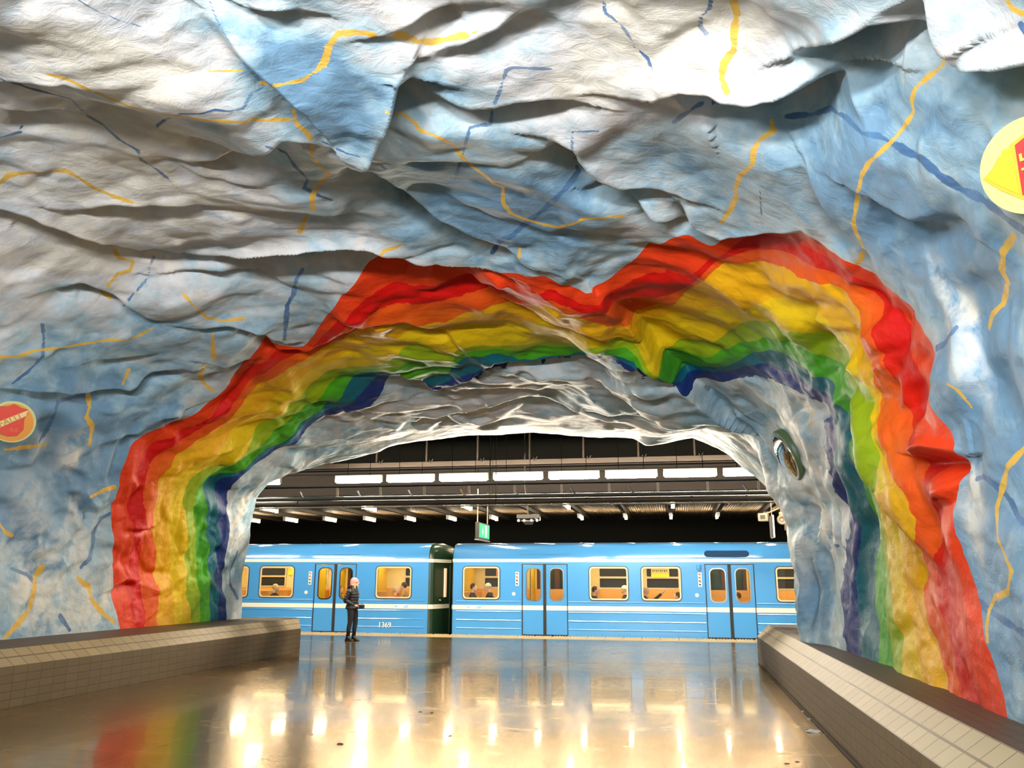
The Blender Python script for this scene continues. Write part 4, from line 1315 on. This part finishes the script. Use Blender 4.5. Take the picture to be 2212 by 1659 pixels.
    for xw in (xa + .02, xb - .02):
        B(MB().box(xw - .01, xw + .01, Y0 + .06, Y0 + WID - .12, 0.02, 2.12), 'cabin_bulkhead', M['yellow'])
    # stripes, ribs
    ds = sorted(doors); cuts = [xa] + [v for d in ds for v in d] + [xb]
    for a, b in zip(cuts[0::2], cuts[1::2]):
        B(MB().box(a + .01, b - .01, Y0 - .006, Y0, 0.72, 0.845), 'stripe', M['stripe'])
        ra = a + (.12 if a == xa else .03); rb = b - (.12 if b == xb else .03)
        if rb - ra < .2: continue
        for z in (0.955, 0.668, 0.425, 0.195):
            mb = MB()
            prof = [(0, -.022), (-.012, -.016), (-.018, 0), (-.012, .016), (0, .022)]
            mb.rings([[(xx, Y0 + py, z + pz) for py, pz in prof] for xx in (ra, rb)], True)
            B(mb, 'body_rib', M['blue'], smooth=False)
    B(MB().box(xa, xb, Y0 - .008, Y0 + .01, 2.075, 2.165), 'stripe', M['stripe'])
    # windows
    for a, b in windows:
        fix(ring_frame('window_gasket', rrect(a - .035, b + .035, WZ0 - .035, WZ1 + .035, .13), rrect(a - .008, b + .008, WZ0 - .008, WZ1 + .008, .105), Y0 - .012, .03, M['gasket'], root))
        f = fix(ring_frame('window', rrect(a - .012, b + .012, WZ0 - .012, WZ1 + .012, .108), rrect(a + .028, b - .028, WZ0 + .028, WZ1 - .028, .08), Y0 - .016, .03, M['frame'], root))
        g = MB(); g.box(a, b, Y0 + .02, Y0 + .024, WZ0, WZ1)
        gg = g.build('pane', M['glass'], f)
    # doors
    for a, b in doors:
        c = (a + b) / 2
        B(MB().box(a - .005, b + .005, Y0 + .02, Y0 + .045, 2.0, 2.035).box(a - .012, a + .012, Y0 - .004, Y0 + .04, .0, 2.02).box(b - .012, b + .012, Y0 - .004, Y0 + .04, .0, 2.02)
          .box(a, b, Y0 + .0, Y0 + .05, 0, .045), 'door_frame', M['rubber'])
        for x0, x1 in ((a + .014, c - .045), (c + .045, b - .014)):
            hole = rrect(x0 + .115, x1 - .075 if x0 < c - .1 and x1 < c else x1 - .11, .99, 1.89, .13)
            leaf = fix(panel('door', sq(x0, x1, .045, 1.995), [hole], Y0 + .012, .035, M['blue'], root))
            hx = [p[0] for p in hole]; h0, h1 = min(hx), max(hx)
            panel('door_window_frame', rrect(h0 - .022, h1 + .022, .968, 1.912, .15), [rrect(h0 + .006, h1 - .006, .996, 1.884, .125)], Y0 + .004, .03, M['chrome'], leaf)
            MB().box(h0, h1, Y0 + .028, Y0 + .031, .99, 1.89).build('pane', M['glass'], leaf)
            MB().box(x0, x1, Y0 + .008, Y0 + .0125, .72, .845).build('stripe', M['stripe'], leaf)
        B(MB().box(c - .046, c + .046, Y0 + .004, Y0 + .05, .04, 2.0), 'door_seal', M['rubber'])
        B(MB().box(a - .1, b + .1, Y0 + .015, Y0 + .045, 2.292, 2.302) if not grille or abs(grille - c) > 1 else MB().box(a - .4, b + .4, Y0 - .004, Y0 + .01, 2.19, 2.2), 'drip_rail', simple('dark_blue_line', (0.03, 0.14, 0.28), 0.4))  # thin rail in a darker blue than the body
        st_ = B(MB().box(a - .20, a - .10, Y0 - .006, Y0, 1.40, 1.79), 'sticker', M['stripe'])
        for k in range(4):
            z = 1.745 - k * .095
            ic = MB()
            ic.box(a - .185, a - .13, Y0 - .009, Y0 - .006, z - .018, z + .018); ic.box(a - .165, a - .115, Y0 - .009, Y0 - .006, z - .038, z - .024)
            ic.build('pictogram', M['red'] if k < 2 else M['inkblack'], st_)
        mb = MB(); mb.tube([(a - .25, Y0 - .022, 1.17), (a - .25, Y0, 1.17)], .052, 20); B(mb, 'door_button', M['white'])
        # vestibule partitions
        for xp in (a - .06, b + .06):
            for y0, y1 in ((.08, .95), (1.75, 2.6)):
                B(MB().box(xp - .015, xp + .015, Y0 + y0, Y0 + y1, .02, 2.08), 'partition', M['yellow'])
                B(MB().tube([(xp, Y0 + (y1 if y0 < 1 else y0), .02), (xp, Y0 + (y1 if y0 < 1 else y0), 2.1)], .02, 8), 'grab_pole', M['chrome'])
    # seats: two backs per window bay on both sides of the aisle
    for a, b in windows:
        for yb in (.12, 1.62):
            for xs, s in ((a - .08, 1), (b + .08, -1)):
                mb = MB(); mb.box(xs - .04, xs + .04, Y0 + yb, Y0 + yb + .95, .4, 1.22); mb.box(min(xs, xs + s * .42), max(xs, xs + s * .42), Y0 + yb, Y0 + yb + .95, .36, .46)
                B(mb, 'seat', M['seat'], bevel=.03)
    # skirt / underframe and bogies
    B(MB().box(xa + .4, xb - .4, Y0 + .3, Y0 + WID - .3, -.7, ZB), 'underframe', M['darksteel'])
    for xc in (xa + 2.2, xb - 2.2):
        for dx in (-.9, .9):
            for yy in (.65, WID - .65):
                mb = MB(); mb.tube([(xc + dx, Y0 + yy - .06, -.78), (xc + dx, Y0 + yy + .06, -.78)], .42, 24); B(mb, 'wheel', M['darksteel'])
    if number:
        t = text_mesh('car_number', number, .205, M['stripe'], root, (number_x, Y0 - .022, .245), (PI / 2, 0, 0), ext=.003); fix(t)
    if logo is not None:
        x = logo
        for s, xo in ((1, x), (-1, x + .42)):
            mb = MB()
            if s > 0: mb.prism([(xo, .785), (xo + .10, .825), (xo + .10, .745)], Y0 - .010, Y0 - .006)
            else: mb.prism([(xo - .02, .825), (xo - .13, .765), (xo - .13, .745), (xo + .03, .745), (xo + .03, .825)], Y0 - .010, Y0 - .006)
            B(mb, 'arrow_mark', M['lightblue'])
        B(MB().box(x + .10, x + .30, Y0 - .009, Y0 - .006, .75, .82), 'mark_field', simple('pale_lilac_print', (0.62, 0.68, 0.80), 0.4))
        B(MB().box(x - .22, x - .21, Y0 - .009, Y0 - .006, .75, .815), 'tick_mark', M['lightblue'])
    if grille is not None:
        g = fix(panel('roof_vent', rrect(grille - .58, grille + .64, 2.215, 2.40, .09), [], 0, .02, M['vent'], root))
        g.data.transform(Matrix.Translation((0, -0.0, 0)))
        # lean the vent back onto the shoulder of the roof
        g.data.transform(Matrix.Translation((0, Y0 - .002, 2.215)) @ Matrix.Rotation(math.radians(-15), 4, 'X') @ Matrix.Translation((0, 0, -2.215)))
        for k in range(6):
            s_ = MB(); s_.box(grille - .55, grille + .61, -.008, 0, 2.236 + k * .027, 2.242 + k * .027)
            q = s_.build('vent_slat', M['slat'], g)
            q.data.transform(Matrix.Translation((0, Y0 - .002, 2.215)) @ Matrix.Rotation(math.radians(-15), 4, 'X') @ Matrix.Translation((0, 0, -2.215)))
    if lamp is not None:
        mb = MB(); mb.box(lamp - .13, lamp + .06, Y0 - .05, Y0, 1.95, 2.05)
        mb.rings([[(lamp + r_ * math.cos(t), Y0 - .045 + r_ * .5 * math.sin(t), z) for t in np.linspace(0, 2 * PI, 12, endpoint=False)] for r_, z in ((.07, 2.0), (.07, 1.9), (.045, 1.85), (.01, 1.81))])
        B(mb, 'signal_lamp', M['blue'])
    return root


number_x = -8.565
car(-21.5, -7.26, -21.9, -6.86, [(-8.88, -7.80), (-12.66, -11.57), (-14.16, -13.08), (-17.9, -16.8), (-19.6, -18.5)], [(-10.87, -9.54), (-16.1, -14.77)],
    'blue metro car numbered 1369 behind the standing woman', '1369', -8.31)
car(-6.50, 7.6, -6.62, 8.0, [(-6.18, -5.11), (-2.45, -1.375), (-0.97, 0.10), (2.70, 3.80), (6.2, 7.3)], [(-4.42, -3.10), (0.79, 2.11)],
    'blue metro car with a slatted roof vent, to the right of the gap between cars', None, -6.09, 1.37, 0.62)

# posters hung in the far windows
for x0, x1, z0, z1, mt, lb in ((-13.0, -12.25, 1.69, 1.93, 'poster_y', 'yellow poster in the far window of the leftmost full train window'),
                               (-5.75, -5.35, 1.68, 1.94, 'poster_p', 'pink poster in the far window just right of the gap between cars'),
                               (-0.78, -0.22, 1.66, 1.94, 'lining', 'cream and yellow notice in the far window, two windows left of the roof vent')):
    mb = MB(); mb.box(x0, x1, Y0 + WID - .15, Y0 + WID - .14, z0, z1); o = mb.build('poster', M[mt]); tag(o, lb, 'poster')
    if mt == 'lining':
        mb = MB(); mb.box(x0, x1, Y0 + WID - .153, Y0 + WID - .15, z0, z0 + .10); mb.build('yellow_band', M['poster_y'], o)
        mb = MB()
        for k in range(8):
            mb.box(x0 + .05 + k * .06, x0 + .075 + k * .06, Y0 + WID - .153, Y0 + WID - .15, z1 - .12 + .02 * (k % 2), z1 - .05)
        mb.build('print_marks', M['inkblack'], o)
    if mt == 'poster_y':
        mb = MB(); mb.prism(circle(.05, 12, x0 + .22, 1.85), Y0 + WID - .155, Y0 + WID - .15); mb.prism(circle(.06, 12, x0 + .5, 1.85), Y0 + WID - .155, Y0 + WID - .15); mb.build('print_marks', M['seat'], o)

# ------------------------------------------------------------------ people
SKIN = simple('skin', (0.80, 0.47, 0.32), 0.5)


def ell(mb, c, r, n=14, m=9):
    """ellipsoid"""
    c = Vector(c); rr = []
    for i in range(1, m):
        a = PI * i / m
        rr.append([(c.x + r[0] * math.sin(a) * math.cos(t), c.y + r[1] * math.sin(a) * math.sin(t), c.z - r[2] * math.cos(a)) for t in np.linspace(0, 2 * PI, n, endpoint=False)])
    mb.rings(rr)


def remeshed(o, vox, smooth=2):
    r = o.modifiers.new('remesh', 'REMESH'); r.mode = 'VOXEL'; r.voxel_size = vox; r.use_smooth_shade = True
    if smooth:
        s = o.modifiers.new('smooth', 'SMOOTH'); s.iterations = smooth; s.factor = 0.5
    return o


def head_shape(mb, p, s=1.0):
    """head facing +x around p (skull centre)"""
    x, y, z = p
    ell(mb, (x, y, z), (.094 * s, .074 * s, .105 * s)); ell(mb, (x + .025 * s, y, z - .055 * s), (.066 * s, .056 * s, .066 * s))
    mb.tube([(x + .085 * s, y, z + .02 * s), (x + .098 * s, y, z - .01 * s), (x + .114 * s, y, z - .03 * s), (x + .09 * s, y, z - .042 * s)], [.008 * s, .011 * s, .014 * s, .009 * s], 8)
    ell(mb, (x + .088 * s, y, z - .066 * s), (.012 * s, .025 * s, .010 * s)); ell(mb, (x + .072 * s, y, z - .100 * s), (.022 * s, .028 * s, .016 * s))
    for sy in (-1, 1):
        ell(mb, (x - .005 * s, y + sy * .074 * s, z - .012 * s), (.020 * s, .010 * s, .030 * s))


def hand(mb, w, d, s=1.0, side=1, curl=0.6):
    """hand at wrist w, pointing along d; five separate fingers curling inwards"""
    w = Vector(w); d = Vector(d).normalized(); up = Vector((0, 0, 1)); lat = d.cross(up)
    lat = lat.normalized() if lat.length > .1 else Vector((0, 1, 0)); nrm = lat.cross(d).normalized()
    palm = w + d * .05 * s
    mb.tube([w, w + d * .03 * s, w + d * .085 * s], [.022 * s, .032 * s, .034 * s], 10)
    for k, (off, ln) in enumerate(((-.030, .062), (-.010, .074), (.011, .070), (.030, .054))):
        a = w + d * .085 * s + lat * off * s
        b = a + (d * math.cos(.4 * curl) - nrm * math.sin(.4 * curl)) * ln * .5 * s
        c = b + (d * math.cos(1.2 * curl) - nrm * math.sin(1.2 * curl)) * ln * .32 * s
        e = c + (d * math.cos(2.0 * curl) - nrm * math.sin(2.0 * curl)) * ln * .25 * s
        mb.tube([a, b, c, e], [.0095 * s, .0085 * s, .008 * s, .0065 * s], 7)
    a = w + d * .03 * s + lat * .028 * s * side
    mb.tube([a, a + (d * .6 + lat * side * .8) * .03 * s, a + (d * 1.0 + lat * side * .5 - nrm * .3) * .055 * s], [.013 * s, .011 * s, .008 * s], 7)


# the woman on the platform, facing along the train (+x)
wm = empty('person', (-8.37, 21.33, 0.0), math.radians(-4))
tag(wm, 'person in pink knit hat, black puffer jacket and black leggings standing on the platform', 'person')
HP = (.02, 0, 1.495)
b = MB()
head_shape(b, HP, .98)
b.tube([(-.03, 0, 1.30), (-.005, 0, 1.42)], [.055, .05], 12)
b.tube([(-.03, 0, .84), (-.035, 0, 1.0), (-.03, 0, 1.18), (-.035, 0, 1.30)], [.13, .115, .13, .10], 14)
armL = [(-.035, .165, 1.27), (-.11, .22, 1.03), (.085, .11, .90)]   # far arm (towards the train)
armR = [(-.035, -.165, 1.27), (-.13, -.21, 1.03), (.075, -.10, .895)]
for A_, sd in ((armL, 1), (armR, -1)):
    b.tube([(-.035, 0, 1.27), A_[0], A_[1], A_[2]], [.06, .05, .038, .025], 10)
    hand(b, A_[2], Vector((.9, -sd * .55, -.12)), .95, sd, .8)
legs = [((-.03, .085, .86), (.035, .095, .47), (.01, .10, .09)), ((-.03, -.085, .86), (-.03, -.09, .47), (-.065, -.09, .09))]
for L_ in legs:
    b.tube([L_[0], tuple((Vector(L_[0]) + Vector(L_[1])) / 2 + Vector((.012, 0, 0))), L_[1], tuple((Vector(L_[1]) * .6 + Vector(L_[2]) * .4) + Vector((-.012, 0, 0))), L_[2]], [.088, .075, .055, .052, .034], 12)
    b.tube([(L_[2][0] - .02, L_[2][1], .05), (L_[2][0] + .10, L_[2][1], .035)], [.035, .03], 10)
remeshed(b.build('body', SKIN, wm), .0065)
eye = MB()
for sy in (-1, 1): ell(eye, (HP[0] + .080, sy * .030, HP[2] + .012), (.010, .013, .008), 8, 6)
eye.build('eye', simple('eye_dark', (.03, .02, .02), .3), wm)
eb = MB(); eb.tube([(HP[0] + .086, .018, HP[2] + .034), (HP[0] + .078, .046, HP[2] + .032)], .004, 6); eb.tube([(HP[0] + .086, -.018, HP[2] + .034), (HP[0] + .078, -.046, HP[2] + .032)], .004, 6)
eb.build('eyebrow', simple('brow', (.25, .15, .07), .7), wm)
mo = MB(); ell(mo, (HP[0] + .098, 0, HP[2] - .066), (.006, .020, .005), 8, 5); mo.build('lips', simple('lips', (.55, .15, .13), .5), wm)
# hat
h = MB(); rr = []
for i in range(12):
    t = i / 11; z = -.035 + .155 * t; k = math.sqrt(max(0, 1 - max(0, (t - .28) / .75) ** 2))
    bulge = .004 * (i % 2)
    rr.append([(HP[0] - .012 + (.108 * k + bulge) * math.cos(a) - .020 * t, (.092 * k + bulge) * math.sin(a), HP[2] + z + .035 * math.cos(a) * (1 - t)) for a in np.linspace(0, 2 * PI, 28, endpoint=False)])
h.rings(rr)
ht = h.build('knit_hat', simple('pink_knit', (0.85, 0.30, 0.29), 0.9, noise_amt=.3, nscale=60), wm, True)
cf = MB(); rr = []
for r_, z in ((.104, -.05), (.116, -.045), (.119, -.02), (.116, .005), (.106, .01)):
    rr.append([(HP[0] - .012 + r_ * math.cos(a), r_ * .86 * math.sin(a), HP[2] + z + .035 * math.cos(a)) for a in np.linspace(0, 2 * PI, 28, endpoint=False)])
cf.rings(rr, False); cf.build('hat_cuff', ht.data.materials[0], ht, True)
# hair: blond locks falling from the hat to the collar
hr = MB(); rj = random.Random(5)
for k in range(46):
    a = PI * (0.30 + 1.40 * k / 45); r1 = .092
    x0_, y0_ = HP[0] - .01 + r1 * math.cos(a), r1 * .86 * math.sin(a)
    ln = .13 + .05 * rj.random() + (.03 if abs(a - PI) < .6 else 0)
    hr.tube([(x0_, y0_, HP[2] + .01), (x0_ + .008 * math.cos(a), y0_ + .014 * math.sin(a), HP[2] - .05), (x0_ + .012 * rj.random() - .006, y0_ * .98, HP[2] - .02 - ln * .8), (x0_ + .02 * rj.random(), y0_ * .8, HP[2] - .03 - ln)], [.010, .013, .011, .004], 6)
hr.build('hair', simple('blond_hair', (0.70, 0.42, 0.18), 0.6), wm, True)
blk = Mat('puffer_black'); blk.set(Base_Color=(.012, .010, .012), Roughness=.38)
blk.bump(blk.noise(18, 3), .5, .01); blk = blk.m
# jacket: quilted torso flaring at the hem
jk = MB(); rr = []
N_ = 26
prof = [(.80, .150, .170, -.030), (.815, .165, .188, -.032), (.88, .162, .182, -.030), (.96, .135, .155, -.025), (1.04, .140, .155, -.02), (1.12, .150, .165, -.018), (1.20, .152, .172, -.022), (1.27, .135, .178, -.032), (1.325, .098, .145, -.036), (1.365, .072, .080, -.02), (1.40, .068, .072, -.01)]
zs = np.linspace(.80, 1.40, 56)
for z in zs:
    rx = np.interp(z, [p[0] for p in prof], [p[1] for p in prof]); ry = np.interp(z, [p[0] for p in prof], [p[2] for p in prof]); cx = np.interp(z, [p[0] for p in prof], [p[3] for p in prof])
    q = .009 * abs(math.sin((z - .80) * PI / .072)) if z < 1.34 else .004
    rr.append([(cx + (rx + q) * math.cos(a), (ry + q) * math.sin(a), z) for a in np.linspace(0, 2 * PI, N_, endpoint=False)])
jk.rings(rr)
jo = jk.build('jacket', blk, wm, True)
for A_, sd in ((armL, 1), (armR, -1)):
    sl = MB(); pts = []; rad = []
    P0, P1, P2 = (Vector(p) for p in A_)
    P2 = P2 + (P2 - P1).normalized() * -.012
    for seg, (a, c) in enumerate(((P0, P1), (P1, P2))):
        for t in np.linspace(0, 1, 22)[(1 if seg else 0):]:
            pts.append(a.lerp(c, t)); base = (.074 - .012 * t) if seg == 0 else (.064 - .022 * t)
            rad.append(base + .007 * abs(math.sin(t * 4.2 * PI)))
    pts.insert(0, P0 + Vector((.0, -sd * .05, .02))); rad.insert(0, .06)
    sl.tube(pts, rad, 14); sl.build('sleeve', blk, jo, True)
hd = MB(); rr = []
for t in np.linspace(0, 1, 10):
    a = -.5 + 1.25 * t * PI
    c = Vector((-.085 - .055 * math.sin(t * PI), 0, 1.40 - .13 * t)); w_ = .115 * (1 - .35 * t)
    rr.append([(c.x + .035 * math.cos(k) * (1 + .3 * math.sin(t * PI)), w_ * math.sin(k), c.z + .045 * math.sin(k * 2) * .2) for k in np.linspace(0, 2 * PI, 14, endpoint=False)])
hd.rings(rr); hd.build('hood', blk, jo, True)
cl = MB(); cl.tube([(-.01 + .078 * math.cos(a), .078 * math.sin(a), 1.395 - .012 * math.cos(a)) for a in np.linspace(0, 2 * PI, 24)], .024, 8); cl.build('collar', blk, jo, True)
lg = simple('leggings_black', (.006, .006, .008), .7)
for L_ in legs:
    t_ = MB()
    A, Bk, Cc = (Vector(p) for p in L_)
    t_.tube([A + Vector((0, 0, .08)), A, (A + Bk) / 2 + Vector((.012, 0, 0)), Bk, (Bk * .6 + Cc * .4) + Vector((-.014, 0, 0)), Cc + Vector((0, 0, .04))], [.105, .100, .084, .062, .060, .042], 16)
    t_.build('trouser_leg', lg, wm, True)
    bt = MB(); x_, y_ = Cc.x, Cc.y
    rr = []
    for cx, rx, ry, z in ((.035, .125, .044, 0.0), (.035, .128, .046, .02), (.03, .118, .044, .045), (.005, .075, .042, .075), (-.01, .052, .042, .11), (-.012, .050, .044, .17), (-.012, .046, .042, .175)):
        rr.append([(x_ + cx + rx * math.cos(a), y_ + ry * math.sin(a), z) for a in np.linspace(0, 2 * PI, 18, endpoint=False)])
    bt.rings(rr); bt.build('boot', simple('black_leather', (.010, .009, .009), .22), wm, True)
# black camera case held in both hands
cb = empty('camera_case', (-8.37 + .235, 21.31, .875), math.radians(-4)); tag(cb, 'small black camera case held at the waist by the standing person', 'bag')
mb = MB(); mb.box(-.055, .065, -.06, .06, -.055, .045); mb.build('case_body', simple('case_black', (.008, .008, .008), .5), cb, bevel=.012)
mb = MB(); mb.tube([(-.04, 0, .04), (-.03, 0, .062), (.03, 0, .062), (.045, 0, .04)], .006, 6); mb.build('case_handle', simple('strap_black', (.01, .01, .01), .6), cb)


def passenger(x, y, face, top, hair, label, hat=None, bald=False, scale=1.0, lean=0.0, hz=1.20, arm=None):
    """seated passenger: whole body; face = +1 looks along +x, -1 along -x"""
    p = empty('person', (x, y, 0.46 - .44), 0 if face > 0 else PI); tag(p, label, 'person', None)
    s = scale; b = MB(); H = (.02 + lean * .5, 0, hz - .02)
    head_shape(b, H, s)
    b.tube([(-.02, 0, hz - .25), (H[0] - .02, 0, hz - .08)], [.055, .05], 10)
    b.tube([(-.02, 0, .50), (-.04, 0, .72), (-.02, 0, hz - .26)], [.14, .13, .12], 12)
    for sd in (-1, 1):
        S = Vector((-.02, sd * .17, hz - .28)); E_ = Vector((.02, sd * .22, .70)); W_ = Vector((.26, sd * .12, .66))
        if arm and sd == -1: E_ = Vector((.18, -.20, hz - .36)); W_ = Vector(arm)
        b.tube([(-.02, 0, hz - .27), S, E_, W_], [.06, .05, .04, .026], 9)
        hand(b, W_, Vector((1, -sd * .3, -.1)) if not (arm and sd == -1) else Vector((.6, 0, .6)), .95, sd, .6)
        b.tube([(-.02, sd * .09, .50), (.40, sd * .10, .52), (.40, sd * .10, .10), (.50, sd * .10, .05)], [.085, .062, .045, .035], 9)
    remeshed(b.build('body', SKIN, p), .014, 1)
    c = MB(); rr = []
    for z, rx, ry in ((.50, .16, .18), (.62, .155, .175), (.8, .15, .18), (hz - .33, .14, .20), (hz - .26, .11, .17), (hz - .20, .075, .08), (hz - .18, .065, .07)):
        rr.append([(-.02 + lean * .3 * (z - .5) + rx * math.cos(a), ry * math.sin(a), z) for a in np.linspace(0, 2 * PI, 18, endpoint=False)])
    c.rings(rr); co = c.build('coat', top, p, True)
    for sd in (-1, 1):
        S = Vector((-.02, sd * .17, hz - .28)); E_ = Vector((.02, sd * .22, .70)); W_ = Vector((.24, sd * .125, .66))
        if arm and sd == -1: E_ = Vector((.18, -.20, hz - .36)); W_ = Vector(arm) - Vector((.03, 0, .03))
        sl = MB(); sl.tube([S + Vector((0, -sd * .04, .02)), S, E_, W_], [.06, .068, .056, .040], 10); sl.build('sleeve', top, co, True)
        tl = MB(); tl.tube([(-.06, sd * .09, .50), (.40, sd * .10, .53), (.40, sd * .10, .12)], [.10, .075, .055], 10); tl.build('trouser_leg', lg, p, True)
    hm = MB()
    if hat:
        rr = []
        for t in np.linspace(0, 1, 8):
            k = math.sqrt(max(0, 1 - t * t)); rr.append([(H[0] - .012 + (.106 * k) * s * math.cos(a), .09 * k * s * math.sin(a), H[2] + (.005 + .115 * t) * s) for a in np.linspace(0, 2 * PI, 18, endpoint=False)])
        hm.rings(rr); hm.build('hat', hat, p, True)
    elif not bald:
        ell(hm, (H[0] - .022 * s, 0, H[2] + .022 * s), (.096 * s, .084 * s, .100 * s)); hm.build('hair', hair, p, True)
    else:
        for sd in (-1, 1): ell(hm, (H[0] - .04 * s, sd * .045 * s, H[2] - .01 * s), (.062 * s, .042 * s, .045 * s))
        hm.build('hair', hair, p, True)
    return p


dk = simple('dark_coat', (.02, .018, .02), .7); oc = simple('ochre_coat', (.50, .28, .06), .8); rdc = simple('red_scarf', (.55, .08, .05), .8); bl = simple('blond', (.70, .48, .18), .7)
br_ = simple('brown_hair', (.06, .03, .015), .7); gy = simple('grey_hair', (.62, .55, .45), .7); wc = simple('white_cap', (.82, .74, .52), .8)
YP = Y0 + .55
passenger(-12.42, YP, 1, dk, bl, 'blond seated passenger at the left of the leftmost full train window', hz=1.30)
passenger(-11.72, YP + 1.2, -1, oc, br_, 'dark-haired passenger far side at the right of the leftmost full train window', hz=1.26)
passenger(-8.22, YP + .1, -1, oc, br_, 'man in an ochre coat seated in the window above the number 1369', hz=1.37, bald=False)
passenger(-8.72, YP + .85, 1, rdc, gy, 'passenger in red at the left edge of the window above the number 1369', hz=1.24)
passenger(-10.35, YP + .2, 1, dk, br_, 'dark-coated passenger seen through the door window left of the standing person', hz=1.24)
passenger(-5.50, YP, -1, dk, bl, 'passenger in dark coat and pale cap in the first window right of the gap', hat=wc, hz=1.36, lean=.1)
passenger(-6.15, YP + .55, 1, dk, br_, 'dark-haired passenger at the left edge of the first window right of the gap', hz=1.34)
passenger(-2.36, YP, 1, dk, br_, 'brown-haired passenger at the left edge of the window right of the double door', hz=1.28)
passenger(-1.52, YP + .55, -1, dk, bl, 'passenger in a pale cap at the right of the window right of the double door', hat=wc, hz=1.31)
passenger(-0.92, YP, 1, dk, gy, 'bald passenger raising an arm below the cream and yellow notice', bald=True, hz=1.29, arm=(.50, -.16, 1.20))
passenger(0.02, YP + .55, -1, dk, br_, 'passenger low at the right edge of the window nearest the signal lamp', hz=1.12)
passenger(1.75, YP + 1.0, -1, dk, br_, 'passenger low behind the right leaf of the door under the roof vent', hz=1.12)
